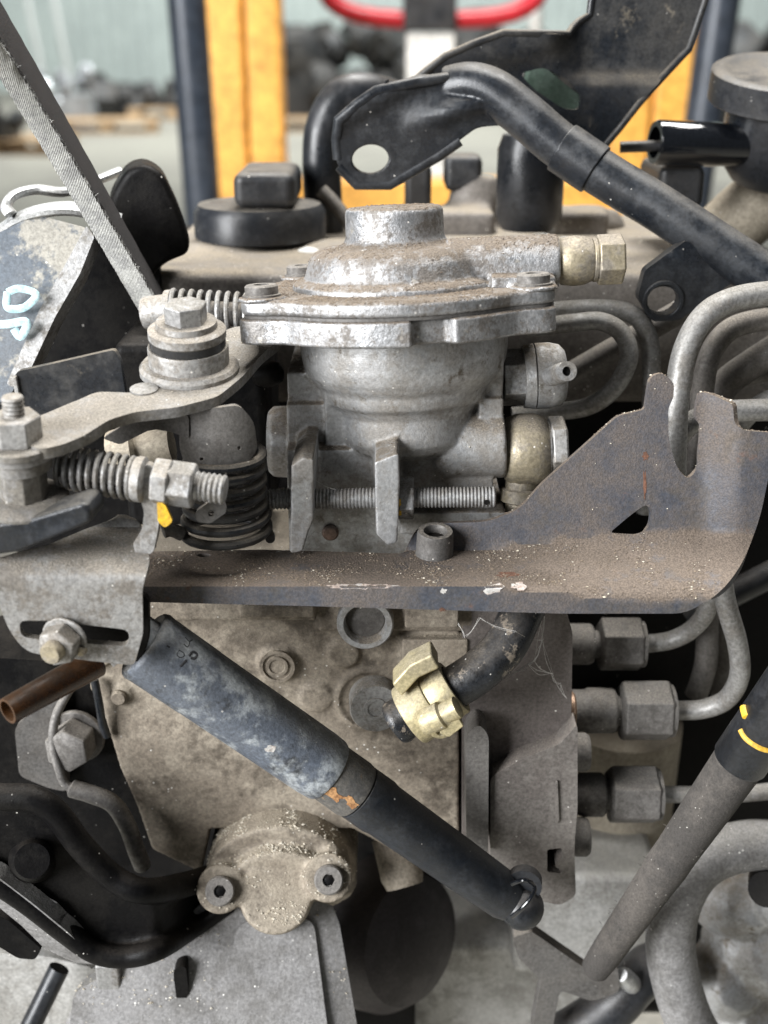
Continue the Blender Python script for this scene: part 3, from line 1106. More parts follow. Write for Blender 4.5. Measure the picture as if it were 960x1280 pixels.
# lid flange
b = new()
ol = flange_outline(43.2, BR, 7.0, soft=8)
prism(b, [plan(p, -4.4) for p in ol], U * 4.4)
cover = part('lid_flange', b, M['alu'], pump, bevel=1.5, seg=3)
b = new()
ol2 = flange_outline(42.6, BR, 6.4, soft=8)
prism(b, [plan(p, -5.1) for p in ol2], U * 0.8)
part('diaphragm_edge', b, M['grey_dark'], pump)
b = new()
ol3 = flange_outline(43.0, BR, 6.8, notch=True, soft=6)
prism(b, [plan(p, -12.2) for p in ol3], U * 7.1)
part('lower_flange', b, M['alu'], pump, bevel=0.9, seg=2)

# domed cover with boss and the side port, one casting
b = new()
top, sh = hA(259), hA(312)
prof = [(0, -1.0), (31.0, -1.0), (31.0, 1.2), (29.3, 2.4), (27.6, hA(345)), (25.8, hA(322)), (24.4, hA(314)), (22.0, hA(308)), (17.0, hA(306)), (15.2, hA(302)), (14.6, hA(296)), (14.4, hA(264)), (13.6, top), (0, top)]
lathe(b, OT, U, prof, 72)
pA, pB = P(560, 333, AYc - 8), P(697, 327, AYc - 8)
sp = S(660, 330, AYc - 8)
lathe(b, pA, pB - pA, [(0, 0), (34 * sp, 0), (34 * sp, (pB - pA).length - 0.6), (33 * sp, (pB - pA).length), (0, (pB - pA).length)], 40)
# web from port down to the lid
q0 = P(610, 372, AYc - 10)
box(b, (q0.x, AYc - 20, q0.z - 2), (q0.x + 18, AYc + 6, q0.z + 8))
for sx, sy in BXY:
    lathe(b, plan(Vector((sx, sy)), -0.6), U, [(0, 0), (7.0, 0), (6.6, 1.2), (0, 1.2)], 24)
part('domed_cover', b, M['alu'], pump, voxel=0.55, smooth=4)
# cover bolts
for sx, sy in BXY:
    c = plan(Vector((sx, sy)), 0.4)
    bo = new()
    lathe(bo, c, U, [(0, 0), (5.4, 0), (5.4, 0.8), (4.7, 0.9), (4.7, 3.0), (4.2, 3.5), (2.2, 3.5), (2.2, 2.4), (0, 2.4)], 28)
    part('cover_bolt', bo, M['nut_dark'], pump, sharp=30)
# banjo union on top port
ax = (pB - pA).normalized()
b = new()
lathe(b, pB - ax * 0.5, ax, [(0, 0), (24 * sp, 0), (29 * sp, 1.5), (31 * sp, 5), (30 * sp, 8), (26 * sp, 10.3), (24 * sp, 10.6), (0, 10.6)], 40)
part('union_collar', b, M['brass'], pump)
b = new()
lathe(b, pB + ax * 10.0, ax, [(0, 0), (27 * sp, 0), (27 * sp, 1.3), (0, 1.3)], 32)
hexa(b, pB + ax * 11.2, ax, 31.5 * sp, 7.6, 0.10, phase=0.25)
part('union_bolt', b, M['brass'], pump, bevel=0.35)

# ---- upper housing, one casting: bowl, cup, body, ports, lugs
b = new()
sB = S(500, 480, AYc)
bowl = [(0, hA(600)), (56 * sB, hA(598)), (62 * sB, hA(556)), (80 * sB, hA(547)), (87 * sB, hA(536)), (88 * sB, hA(505)), (94 * sB, hA(496)), (103 * sB, hA(490)), (106 * sB, hA(483)), (108 * sB, hA(474)), (114 * sB, hA(468)), (121 * sB, hA(458)), (125 * sB, hA(446)), (127 * sB, hA(432)), (127 * sB, -11.0), (0, -11.0)]
lathe(b, OT + UX * 1.5, U, bowl, 72)
YB = AYc - 17.0                                           # front face of the body
boxpx(b, 362, 618, 505, 640, YB + 6, YB + 90)
boxpx(b, 362, 618, 562, 700, YB, YB + 90)
boxpx(b, 363, 420, 466, 600, YB + 8, YB + 70)             # left shoulder
boxpx(b, 408, 430, 470, 610, YB + 3, YB + 30)             # rib
L(b, (336, 552, YB + 22), (380, 552, YB + 22), [(0, 0), (0, 38), (0.15, 44), (1, 46), (1, 0)], 36)
L(b, (520, 560, YB + 7), (630, 553, YB + 7), [(0, 0), (0, 20), (0.2, 36), (0.30, 43), (0.98, 44), (1, 42), (1, 0)], 44)
boxpx(b, 596, 631, 437, 506, YB + 4, YB + 40)
boxpx(b, 598, 630, 498, 530, YB + 2, YB + 40)
boxpx(b, 500, 632, 640, 668, YB - 4, YB + 60)
# lugs for the stop screw
for pts in ([(364, 582), (378, 572), (392, 574), (392, 650), (386, 664), (378, 690), (362, 692)], [(468, 578), (498, 566), (500, 600), (497, 678), (484, 682), (470, 668)]):
    p3 = [P(x, y, YB - 22) for x, y in pts]
    prism(b, p3, Vector((0, 36, 0)))
# ribs down from the cup to the lugs
prism(b, [P(x, y, YB - 4) for x, y in ((466, 552), (500, 556), (500, 600), (466, 600))], Vector((0, 20, 0)))
part('upper_housing', b, M['alu_body'], pump, voxel=0.5, smooth=4)

b = new()
q = P(413, 665, YB)
lathe(b, q + Vector((0, 1, 0)), Vector((0, -1, 0.0)), [(0, 0), (10.5 * sB, 0), (10.5 * sB, 1.8), (8 * sB, 2.6), (0, 2.9)], 24)
part('rivet', b, M['rivet'], pump)
# stop screw with lock nut
YS = YB - 13
sS = S(480, 623, YS)
a, c = P(331, 624, YS), P(619, 621, YS)
b = new()
lathe(b, a, c - a, thread(13.2 * sS, (c - a).length, 1.05, 0.13), 28)
part('stop_screw', b, M['zinc'], pump, sharp=25)
b = new()
hexa(b, P(498, 622.5, YS), (c - a), 27 * sS, 19 * sS, 0.08, phase=0.2)
part('lock_nut', b, M['zinc'], pump, bevel=0.25)
b = new()
prism(b, [P(x, y, YS - 5.8) for x, y in ((497, 625), (501, 624), (502, 644), (498, 645))], Vector((0, 1.2, 0)))
part('paint_dab', b, M['paint_yellow'], pump)
b = new()
q = P(607, 623, YS)
lathe(b, q + Vector((0, -13.0 * sS, 0)), Vector((0, -1, 0)), [(0, 0), (3.4 * sS, 0), (3.4 * sS, 0.25), (0, 0.25)], 14)
part('screw_hole_shade', b, M['oily_shade_black'], pump)  # black disc in place of the shade inside a small hole

# boost fitting, upper right
b = new()
L(b, (628, 472, YB + 16), (655, 471, YB + 16), [(0, 0), (0, 36), (1, 36), (1, 0)], 6, phase=0.35)
part('hex_collar', b, M['zinc'], pump, bevel=0.4)
b = new()
L(b, (654, 471, YB + 16), (707, 468, YB + 16), [(0, 0), (0, 39), (0.24, 41), (0.25, 38), (0.27, 38), (0.28, 41), (0.62, 41), (0.85, 38), (0.97, 31), (1, 24), (1, 0)], 44)
fit = part('boost_fitting', b, M['alu_body'], pump)
b = new()
a, c = P(690, 470, YB + 2), P(709, 464, YB - 14)
ss = S(700, 465, YB - 8)
ln = (c - a).length
lathe(b, a, c - a, [(0, 0), (13 * ss, 0), (13 * ss, ln * 0.6), (12.2 * ss, ln), (6 * ss, ln), (6 * ss, ln * 0.5), (0, ln * 0.5)], 28)
part('nipple', b, M['zinc'], pump)
b = new()
lathe(b, c - (c - a).normalized() * 2, c - a, [(0, 0), (5.8 * ss, 0), (5.8 * ss, 0.4), (0, 0.4)], 16)
part('nipple_bore_shade', b, M['oily_shade_black'], pump)  # black disc paints the shade down the nipple

# brass banjo, right
b = new()
L(b, (630, 563, YB + 8), (684, 561, YB + 8), [(0, 0), (0, 36), (0.08, 41), (0.3, 45), (0.7, 45), (0.92, 41), (1, 36), (1, 0)], 44)
part('banjo_barrel', b, M['brass'], pump)
b = new()
a, c = P(682, 561, YB + 8), P(706, 560, YB + 8)
sb = S(690, 560, YB + 8)
lathe(b, a, c - a, [(0, 0), (36 * sb, 0), (36 * sb, 1.2), (0, 1.2)], 32)
hexa(b, a + (c - a).normalized() * 1.1, c - a, 41 * sb, (c - a).length - 1, 0.08, phase=0.1)
part('banjo_bolt', b, M['zinc_dusty'], pump, bevel=0.35)
b = new()
L(b, (652, 596, YB + 6), (648, 650, YB + 4), [(0, 0), (0, 20), (0.25, 20), (0.28, 25), (0.55, 25), (0.6, 18), (1, 18), (1, 0)], 28)
part('banjo_neck', b, M['brass'], pump)

# ---- lower housing
YL = YB - 4.0
b = new()
lowpoly = [(118, 742), (574, 742), (574, 1075), (540, 1090), (470, 1052), (440, 1036), (262, 1036), (252, 1092), (190, 1062), (172, 1010), (150, 960), (132, 900), (112, 860)]
prism(b, [P(x, y, YL) for x, y in lowpoly], Vector((0, 92, 0)))
boxpx(b, 150, 395, 752, 776, YL - 7, YL + 20)
boxpx(b, 300, 392, 758, 772, YL - 9, YL + 20)
boxpx(b, 398, 600, 744, 790, YL - 3, YL + 20)
boxpx(b, 506, 574, 742, 786, YL - 9, YL + 20)
boxpx(b, 502, 585, 800, 842, YL - 4, YL + 20)
for (x, y, r0, d) in ((347, 830, 25, 1.2), (152, 868, 13, 1.4), (455, 762, 38, 4.5), (395, 872, 20, 1.0), (110, 800, 40, 2.0), (430, 815, 20, 2)):
    s_ = S(x, y, YL)
    lathe(b, P(x, y, YL) + Vector((0, 4, 0)), Vector((0, -1, 0)), [(0, 0), (r0 * s_, 0), (r0 * s_, 4 + d * 0.7), ((r0 - 2) * s_, 4 + d), (0, 4 + d)], 32)
s_ = S(467, 872, YL)
lathe(b, P(464, 874, YL) + Vector((0, 4, 0)), Vector((0, -1, 0)), [(44 * s_, 0), (46 * s_, 4.6), (40 * s_, 5.2), (38 * s_, 0)], 40, closed=True)
part('lower_housing', b, M['tan_body'], pump, voxel=0.7, smooth=3)
# ring plug, bored boss, big round bolt
s_ = S(347, 830, YL)
b = new()
lathe(b, P(347, 830, YL), Vector((0, -1, 0.04)), [(0, 0), (22 * s_, 0), (22 * s_, 2.2), (18 * s_, 2.2), (17.5 * s_, 1.5), (14 * s_, 1.5), (13.5 * s_, 2.1), (10 * s_, 2.1), (9 * s_, 1.7), (0, 1.7)], 40)
part('ring_plug', b, M['tan_body'], pump, sharp=30)
s_ = S(455, 766, YL)
b = new()
lathe(b, P(457, 766, YL) + Vector((0, -3, 0)), Vector((0, -1, 0)), [(22 * s_, 0), (35 * s_, 0), (35 * s_, 4.4), (33 * s_, 5), (27 * s_, 5), (25 * s_, 4), (24 * s_, 1)], 44, closed=True)
part('bored_boss', b, M['alu_body'], pump)
b = new()
lathe(b, P(457, 766, YL) + Vector((0, -3, 0)), Vector((0, -1, 0)), [(0, 0), (23 * s_, 0), (23 * s_, 1.9), (0, 1.9)], 30)
part('bore_plug', b, M['grey_dark'], pump)
s_ = S(467, 872, YL)
b = new()
q = P(468, 872, YL) + Vector((0, 1, 0))
lathe(b, q, Vector((0.05, -1, 0.08)), [(0, 0), (32 * s_, 0), (32 * s_, 8.4), (30.5 * s_, 9.2), (15 * s_, 9.2), (14.5 * s_, 9.6), (10 * s_, 9.6), (9.5 * s_, 9.2), (0, 9.2)], 48)
part('round_plug', b, M['zinc_dusty'], pump, sharp=30)
b = new()
s_ = S(152, 868, YL)
lathe(b, P(150, 868, YL) + Vector((0, -1, 0)), Vector((0, -1, 0)), [(0, 0), (10 * s_, 0), (10 * s_, 1.4), (8 * s_, 2.0), (0, 2.0)], 24)
part('small_plug', b, M['tan_body'], pump)

# ---- timing device cap at the bottom
YT = YL - 16
b = new()
dome = []
for k in range(13):
    a = math.pi * k / 12
    dome.append((350 - 96 * math.cos(a), 1108 - 74 * math.sin(a)))
prism(b, [P(350 + (x - 350) * 0.74, 1118 + (y - 1108) * 0.70, YT + 1) for x, y in dome], Vector((0, 20, 0)))
dome += [(438, 1122), (388, 1150), (300, 1152), (262, 1128)]
prism(b, [P(x, y, YT + 6) for x, y in dome], Vector((0, 40, 0)))
L(b, (345, 1114, YT + 20), (345, 1122, YT - 4), [(0, 0), (0, 48), (0.8, 45), (1, 42), (1, 0)], 40)
for x, y in ((276, 1108), (410, 1094)):
    L(b, (x, y, YT + 20), (x, y + 3, YT - 4), [(0, 0), (0, 32), (1, 29), (1, 0)], 32)
part('timing_cap', b, M['tan_body'], pump, voxel=0.8, smooth=3)
for x, y in ((275, 1115), (411, 1101)):
    bo = new()
    a, c = P(x, y - 3, YT), P(x, y, YT - 9)
    s_ = S(x, y, YT - 9)
    ln = (c - a).length
    lathe(bo, a, c - a, [(0, 0), (25 * s_, 0), (25 * s_, ln * 0.35), (19 * s_, ln * 0.4), (18.5 * s_, ln * 0.72), (16.5 * s_, ln * 0.78), (8 * s_, ln * 0.78), (7.5 * s_, ln * 0.7), (0, ln * 0.7)], 30)
    part('socket_bolt', bo, M['nut_dark'], pump, sharp=30)
    bo = new()
    hexa(bo, a + (c - a).normalized() * (ln * 0.64), c - a, 7.2 * s_, 0.8, 0.02)
    part('socket_shade', bo, M['oily_shade_black'], pump)  # black hexagon standing for the shade in the bolt recess
b = new()
L(b, (490, 1045, YL + 14), (506, 1108, YL + 4), [(0, 0), (0, 26), (0.8, 27), (1, 23), (1, 0)], 32)
part('drain_stub', b, M['tan_body'], pump)

# ---- distributor head
YH = YL + 2
b = new()
flatplate(b, rnd([(578, 742), (700, 742), (716, 790), (714, 914), (664, 936), (612, 962), (612, 1070), (590, 1080), (578, 1060)], 7), [], YH - 5, 70, 20)
head = part('distributor_head', b, M['head_brown'], pump, bevel=2.2, seg=3)
b = new()
flatplate(b, rnd([(613, 972), (650, 950), (700, 930), (722, 905), (722, 1010), (718, 1060), (720, 1120), (700, 1132), (650, 1120), (613, 1095)], 7), [rnd([(684, 1062), (702, 1060), (704, 1072), (696, 1076), (694, 1084), (704, 1088), (702, 1092), (684, 1090)], 3)], YH - 12, 50, 20)
part('head_plate', b, M['head_grey'], pump, bevel=1.8, seg=3)
b = new()
flatplate(b, rnd([(582, 920, 18), (598, 904, 14), (611, 918, 14), (610, 1068), (583, 1054)], 6), [], YH - 15, 14, 25)
part('side_strip', b, M['nut_dark'], pump, bevel=0.8)
b = new()
flatplate(b, rnd([(694, 980), (697, 976), (699, 1026), (695, 1030)], 1.5), [], YH - 13, 2, 25)
part('raised_rib', b, M['head_grey'], pump, bevel=0.3)

# delivery valve holders with union nuts, one row per outlet
for (y, x0, x1, x2, x3, r1, r2, Yv) in ((805, 698, 742, 748, 802, 26, 32, YL + 34), (888, 716, 770, 774, 838, 29, 36, YL + 22), (993, 714, 756, 760, 822, 28, 35, YL + 16)):
    b = new()
    L(b, (x0 - 14, y, Yv), (x1, y, Yv), [(0, 0), (0, r1 * 0.92), (0.42, r1 * 0.92), (0.47, r1), (0.93, r1), (1, r1 * 0.85), (1, 0)], 12, phase=0.2)
    ho = part('valve_holder', b, M['nut_dark'], pump, bevel=0.6)
    b = new()
    L(b, (x1 - 2, y, Yv), (x2 + 4, y, Yv), [(0, 0), (0, r1 * 0.66), (1, r1 * 0.66), (1, 0)], 24)
    part('valve_neck', b, M['nut_dark'], ho)
    b = new()
    a, c = P(x2, y, Yv), P(x3, y, Yv)
    s_ = S(x3, y, Yv)
    hexa(b, a, c - a, r2 * 1.08 * s_, (c - a).length, 0.16, phase=0.3)
    part('union_nut', b, M['nut_dark'], ho, bevel=0.6, seg=2)
    b = new()
    lathe(b, c - Vector((0.5, 0, 0)), c - a, [(0, 0), (r2 * 0.92 * s_, 0), (r2 * 0.9 * s_, 1.2), (r2 * 0.6 * s_, 1.5), (0, 1.5)], 32)
    part('nut_shoulder', b, M['nut_dark'], ho)
b = new()
L(b, (706, 888, YL + 4), (718, 888, YL + 4), [(0, 0), (0, 22), (0.3, 24), (0.8, 24), (1, 21), (1, 0)], 28)
part('copper_washer', b, M['copper'], pump)
for x, y in ((716, 940), (716, 1046)):
    b = new()
    L(b, (x - 20, y, YL + 6), (x + 20, y, YL + 6), [(0, 0), (0, 16), (0.3, 16), (0.35, 24), (0.9, 24), (1, 21), (1, 0)], 28)
    part('head_bolt', b, M['nut_dark'], pump, sharp=30)

# ================================================================== LONG BRACKET
t = T('long_bracket', 'long dusty black bracket with notched upright end across the pump', 'bracket', P(520, 766, YB - 40))
YK = YB - 16                       # back of ledge
YFr = YB - 41                      # front flange


def sstep(a, b_, x):
    k = max(0.0, min(1.0, (x - a) / (b_ - a)))
    return k * k * (3 - 2 * k)


def brk(x, y):
    # upright back, near-horizontal ledge, short front flange; the crease softens to the right
    soft = sstep(600, 830, x)
    y0, y1 = 688.0, 733.0
    if soft > 0:
        y0 -= 26 * soft
        y1 += 22 * soft
    lin = max(0.0, min(1.0, (y - y0) / (y1 - y0)))
    k = lin * (1 - 0.0) if soft < 0.01 else lin * (1 - soft) + sstep(y0, y1, y) * soft
    Y = YK + (YFr - YK) * k
    # upright leans back with height
    Y += max(0.0, (690 - y)) * 0.045
    # right wing wraps forward a little then back
    wing = sstep(872, 930, x)
    Y -= 7.0 * wing * sstep(780, 560, y)
    # dents
    Y += 3.4 * math.exp(-((x - 684) / 42.0) ** 2 - ((y - 720) / 8.0) ** 2)
    Y += 1.8 * math.exp(-((x - 785) / 26.0) ** 2 - ((y - 698) / 8.0) ** 2)
    q = P(x, y, Y)
    return q


outl = rnd([(150, 690, 3), (330, 687, 3), (505, 692, 6), (522, 660, 14), (556, 654, 10), (612, 652, 16), (650, 636, 14), (676, 606, 10), (772, 520, 8), (806, 512, 5), (812, 472, 9), (826, 465, 7), (843, 478, 8), (842, 496, 5), (835, 512, 5), (836, 552, 14), (846, 585, 14), (860, 600, 10), (871, 588, 10), (874, 530, 4), (869, 522, 4), (872, 490, 8), (884, 491, 5), (916, 505, 6), (918, 530, 8), (930, 538, 5), (965, 541, 5), (962, 590), (950, 648, 20), (928, 706, 24), (898, 744, 24), (856, 767, 16), (700, 767, 6), (400, 758, 3), (150, 752, 3)], 6, 5)
hole = rnd([(762, 666, 6), (788, 644, 8), (808, 630, 10), (814, 640, 8), (812, 660, 10), (796, 668, 8)], 6, 4)
slot = circ(255, 694, 9, 2.5, n=16)
b = new()
sheet(b, outl, [hole, slot], brk, 2.6, 7.5)
brko = part('stamped_sheet', b, M['bracket'], t, bevel=0.55, seg=2)
b = new()
q = brk(543, 692)
sbk = S(543, 680, YK)
axs = Vector((0.02, -0.12, 1)).normalized()
ht = P(543, 662, q.y).z - q.z
lathe(b, q - axs * 0.8, axs, [(13 * sbk, 0), (25 * sbk, 0), (23.5 * sbk, 1.2), (22.5 * sbk, ht), (21 * sbk, ht + 0.9), (15 * sbk, ht + 0.9), (13 * sbk, ht)], 40, closed=True)
part('guide_bush', b, M['grey_dark'], t)
b = new()
lathe(b, q, axs, [(0, 0), (13.2 * sbk, 0), (13.2 * sbk, ht * 0.7), (0, ht * 0.7)], 24)
part('bush_bore_shade', b, M['oily_shade_black'], t)  # black plug colours the inside of the bush as if shaded


def chip(outline, mat, name, lift=0.08, parent=t, fn=brk):
    bb = new()
    def f(x, y):
        p = fn(x, y)
        return p + (CAM - p).normalized() * lift
    sheet(bb, outline, [], f, lift * 0.8, 5)
    return part(name, bb, mat, parent)


def ragged(cx, cy, rx, ry, seed, n=18, rot=0.0):
    r_ = random.Random(seed)
    out = []
    for k in range(n):
        a = 2 * math.pi * k / n
        m = r_.uniform(0.55, 1.15)
        x, y = rx * m * math.cos(a), ry * m * math.sin(a)
        out.append(Vector((cx + x * math.cos(rot) - y * math.sin(rot), cy + x * math.sin(rot) + y * math.cos(rot))))
    return out


chip(ragged(452, 733, 46, 3.6, 3, 30), M['paint_white'], 'scraped_streak')
chip(ragged(617, 736, 14, 8, 4), M['paint_white'], 'scraped_patch')
chip(ragged(649, 732, 10, 6, 5), M['paint_white'], 'scraped_patch')
chip(ragged(636, 719, 17, 5, 6), M['rusty'], 'rust_patch')
chip(ragged(554, 739, 5, 4, 7), M['paint_white'], 'scraped_patch')
chip(ragged(553, 762, 5, 3, 8), M['rusty'], 'rust_patch')
chip(ragged(807, 570, 5, 6, 9), M['rusty'], 'rust_patch')
chip(ragged(806, 606, 2.5, 18, 10), M['rusty'], 'rust_patch')

# ================================================================== HOSE AND CLAMP
YO = YB - 30
hp = [(668, 735, YO + 18), (652, 766, YO + 12), (632, 806, YO + 5), (600, 838, YO), (560, 864, YO - 2), (525, 884, YO - 3), (492, 906, YO - 4)]
w = catmull([P(*p) for p in hp], 8)
s_ = S(560, 860, YO)
rs = [27 * s_] * len(w)
rs[-1] = 26 * s_
rs[-2] = 28 * s_
rs[-3] = 29 * s_
rs[-4] = 28 * s_
b = new()
tube(b, w, rs, 30)
hose = single('rubber_hose', b, M['rubber'], 'short black rubber hose held by a yellow zinc clamp', 'hose')
b = new()
e0, e1 = w[-1], w[-2]
lathe(b, e0 + (e0 - e1).normalized() * 0.0, e0 - e1, [(0, 0), (22 * s_, 0), (22 * s_, 0.15), (0, 0.15)], 26)
part('open_end_shade', b, M['oily_shade_black'], hose)  # black disc for the shade inside the hose mouth
t = T('hose_clamp', 'yellow zinc spring clamp around the end of the black hose', 'clamp', P(532, 880, YO))
ca, cb = P(568, 858, YO - 2), P(508, 897, YO - 3.5)
ax = (cb - ca).normalized()
ln = (cb - ca).length
rc = 31.5 * s_


def band(name, a0, a1, r, th):
    bb = new()
    lathe(bb, ca + ax * (ln * a0), ax, [(r - th, 0), (r, 0), (r + 0.25, 0.5), (r + 0.25, ln * (a1 - a0) - 0.5), (r, ln * (a1 - a0)), (r - th, ln * (a1 - a0))], 48, closed=True)
    return part(name, bb, M['clamp'], t, bevel=0.2)


band('outer_band', 0.0, 0.46, rc + 0.9, 1.6)
band('inner_band', 0.44, 0.95, rc + 1.7, 2.3)
b = new()
prism(b, [P(x, y, YO - 9.5) for x, y in ((490, 856), (512, 832), (540, 818), (550, 836), (524, 848), (502, 872))], Vector((0, 9, 0)))
part('upper_tang', b, M['clamp'], t, bevel=0.8)
b = new()
a, c = P(528, 905, YO - 13), P(572, 884, YO - 14)
lathe(b, a, c - a, [(0, 0), (15 * s_, 0), (17 * s_, 0.8), (17 * s_, (c - a).length * 0.55), (13 * s_, (c - a).length * 0.6), (14 * s_, (c - a).length)], 24)
part('screw_barrel', b, M['clamp'], t)
b = new()
lathe(b, P(550, 903, YO - 13), Vector((0.25, -1, -0.25)), [(0, 0), (17 * s_, 0), (17 * s_, 2.2), (14 * s_, 3.2), (9 * s_, 3.2), (8 * s_, 2.2), (0, 2.2)], 28)
part('screw_head', b, M['clamp'], t)
b = new()
prism(b, [P(x, y, YO - 16) for x, y in ((548, 905), (574, 898), (580, 908), (562, 922), (550, 918))], Vector((0, 2, 0)))
part('tail', b, M['clamp'], t, bevel=0.4)

# ================================================================== DAMPER
t = T('linkage_damper', 'worn blue-black damper with dusty sleeve, slim rod and ball end', 'damper', P(430, 980, YB - 40))
DA, DB, DC = (186, 809, YB - 42), (410, 963, YB - 38), (648, 1132, YB - 34)
A, B, C = P(*DA), P(*DB), P(*DC)
s1 = S(310, 880, YB - 43)
ax = (B - A).normalized()
ln = (B - A).length
b = new()
lathe(b, A - ax * 2, ax, [(0, -16), (31 * s1, -16), (32 * s1, 0.2), (42 * s1, 0), (45 * s1, 0.5), (46.8 * s1, 1.6), (46 * s1, 3.2), (45.4 * s1, ln * 0.3), (45.0 * s1, ln * 0.3 + 0.3), (44.4 * s1, ln * 0.96), (43.2 * s1, ln + 1.2), (41.8 * s1, ln + 2), (24 * s1, ln + 2), (0, ln + 1)], 64)
slv = part('sleeve', b, M['damper'], t)
b = new()
s2 = S(540, 1045, YB - 37)
ax2 = (C - B).normalized()
l2 = (C - B).length
lathe(b, B - ax2 * 4, ax2, [(0, 0), (36.5 * s2, 0), (37 * s2, 14), (36 * s2, 15.2), (0, 15.2)], 48)
part('collar', b, M['collar'], t)
b = new()
lathe(b, B + ax2 * 8, ax2, [(0, 0), (35.6 * s2, 4), (35.8 * s2, 12), (34 * s2, 14), (32.5 * s2, l2 * 0.55), (30.5 * s2, l2 - 14), (25 * s2, l2 - 9), (18 * s2, l2 - 6), (0, l2 - 5)], 48)
part('rod', b, M['damper_rod'], t)
b = new()
q = P(652, 1134, YB - 36)
s3 = S(652, 1134, YB - 36)
import_r = 28 * s3
prof = [(import_r * math.sin(math.pi * k / 16), -import_r * math.cos(math.pi * k / 16)) for k in range(17)]
prof[0] = (0, -import_r); prof[-1] = (0, import_r)
lathe(b, q, Vector((0.2, -0.5, 1)), prof, 36)
ball = part('ball_socket', b, M['rubber_clean'], t)
b = new()
w = catmull([P(x, y, Yv) for x, y, Yv in ((640, 1105, YB - 42), (656, 1100, YB - 44), (668, 1108, YB - 43), (664, 1122, YB - 46), (652, 1136, YB - 47), (640, 1146, YB - 45))], 8)
tube(b, w, 0.7, 10)
part('retaining_clip', b, M['gloss'], ball)
b = new()
L(b, (655, 1108, YB - 36), (656, 1094, YB - 30), [(0, 0), (0, 22), (0.6, 22), (1, 15), (1, 0)], 28)
part('boot', b, M['rubber_clean'], ball)


# stamped marks on the sleeve: projected onto the cylinder as thin ink
def sleeve_pt(x, y):
    d = ray(x, y)
    # intersect the ray with the sleeve cylinder
    R = 45.1 * s1
    m = CAM - A
    dn = d - ax * d.dot(ax)
    mn = m - ax * m.dot(ax)
    aa, bb_, cc = dn.dot(dn), 2 * dn.dot(mn), mn.dot(mn) - R * R
    disc = max(0.0, bb_ * bb_ - 4 * aa * cc)
    return CAM + d * ((-bb_ - math.sqrt(disc)) / (2 * aa))


def stroke(pts, r, name='stamped_mark'):
    bb = new()
    tube(bb, catmull([sleeve_pt(x, y) for x, y in pts], 5), r, 6)
    part(name, bb, M['dark_ink'], slv)


stroke([(224, 813), (229, 816), (230, 820), (225, 822), (221, 818), (224, 813)], 0.22)
stroke([(225, 833), (229, 829), (233, 825)], 0.42)
stroke([(208, 807), (212, 809)], 0.35)
stroke([(229, 805), (234, 809), (237, 803)], 0.25)
stroke([(231, 797), (236, 802), (240, 800)], 0.25)
stroke([(236, 820), (241, 815), (246, 818), (243, 823), (238, 822)], 0.45)

# ================================================================== LEVER ASSEMBLY, LEFT
YV = YB - 22
lev = T('throttle_lever', 'dusty steel throttle lever plate with bushed pivot bolt and studs', 'lever', P(238, 520, YV))
LN = Vector((0.02, -0.15, 1)).normalized()
LP = P(238, 478, YV + 2)


def levmap(x, y):
    q = PP(x, y, LP, LN)
    # arm drops towards the stud end
    return q - LN * (0.8 * sstep(135, 95, x))


b = new()
lo = rnd([(20, 528), (60, 512), (88, 500), (118, 489), (166, 491), (200, 478), (192, 470), (196, 452), (250, 425), (294, 408), (345, 405), (352, 424), (328, 442), (304, 470), (272, 496), (222, 509), (168, 515), (138, 524), (112, 538), (78, 552), (52, 558), (30, 552), (24, 540)], 9)
sheet(b, lo, [], levmap, 3.0, 9, away=True)
part('lever_plate', b, M['lever'], lev, bevel=0.5)
# pivot stack
pv = levmap(237, 462)
sp_ = S(237, 450, pv.y)
b = new()
lathe(b, pv - LN * 0.5, LN, [(0, 0), (62 * sp_, 0), (62 * sp_, 1.6), (58 * sp_, 2.6), (50 * sp_, 2.9), (50 * sp_, 7.4), (49 * sp_, 7.9), (0, 7.9)], 48)
part('pivot_bush', b, M['zinc_dusty'], lev)
b = new()
lathe(b, pv + LN * 7.3, LN, [(0, 0), (47 * sp_, 0), (47 * sp_, 2.4), (0, 2.4)], 48)
part('pivot_seal', b, M['plate_black'], lev)
b = new()
lathe(b, pv + LN * 9.6, LN, [(0, 0), (46 * sp_, 0), (48 * sp_, 0.5), (48 * sp_, 2.6), (44 * sp_, 3.2), (38 * sp_, 3.4), (37 * sp_, 5), (0, 5)], 48)
part('pivot_washer', b, M['zinc_dusty'], lev)
b = new()
hexa(b, pv + LN * 13.5, LN, 27 * sp_, 6.2, 0.1, phase=0.4)
part('pivot_bolt', b, M['zinc'], lev, bevel=0.4)
b = new()
q = levmap(180, 487)
lathe(b, q - LN * 0.4, LN, [(0, 0), (17 * sp_, 0), (17 * sp_, 0.8), (13 * sp_, 1.1), (0, 1.1)], 30)
part('rivet_head', b, M['zinc'], lev)
# upright dark tab
b = new()
flatplate(b, rnd([(16, 474, 3), (22, 464, 4), (60, 456), (143, 437, 5), (150, 450), (158, 500), (120, 515), (40, 560), (28, 540)], 3), [], YV + 4, 2.4, 14)
part('upright_tab', b, M['plate_black'], lev, bevel=0.5)
b = new()
prism(b, [P(x, y, YV + 3) for x, y in ((15, 472), (20, 470), (32, 535), (26, 540))], Vector((0, 4.5, 0)))
part('tab_edge', b, M['zinc_dusty'], lev, bevel=0.3)

# stud at the left end
YU = YV - 30
UL = Vector((0.03, -0.10, 1)).normalized()
sU = S(28, 560, YU)


def studz(py):
    return (P(28, py, YU).z - P(28, 600, YU).z) / UL.z


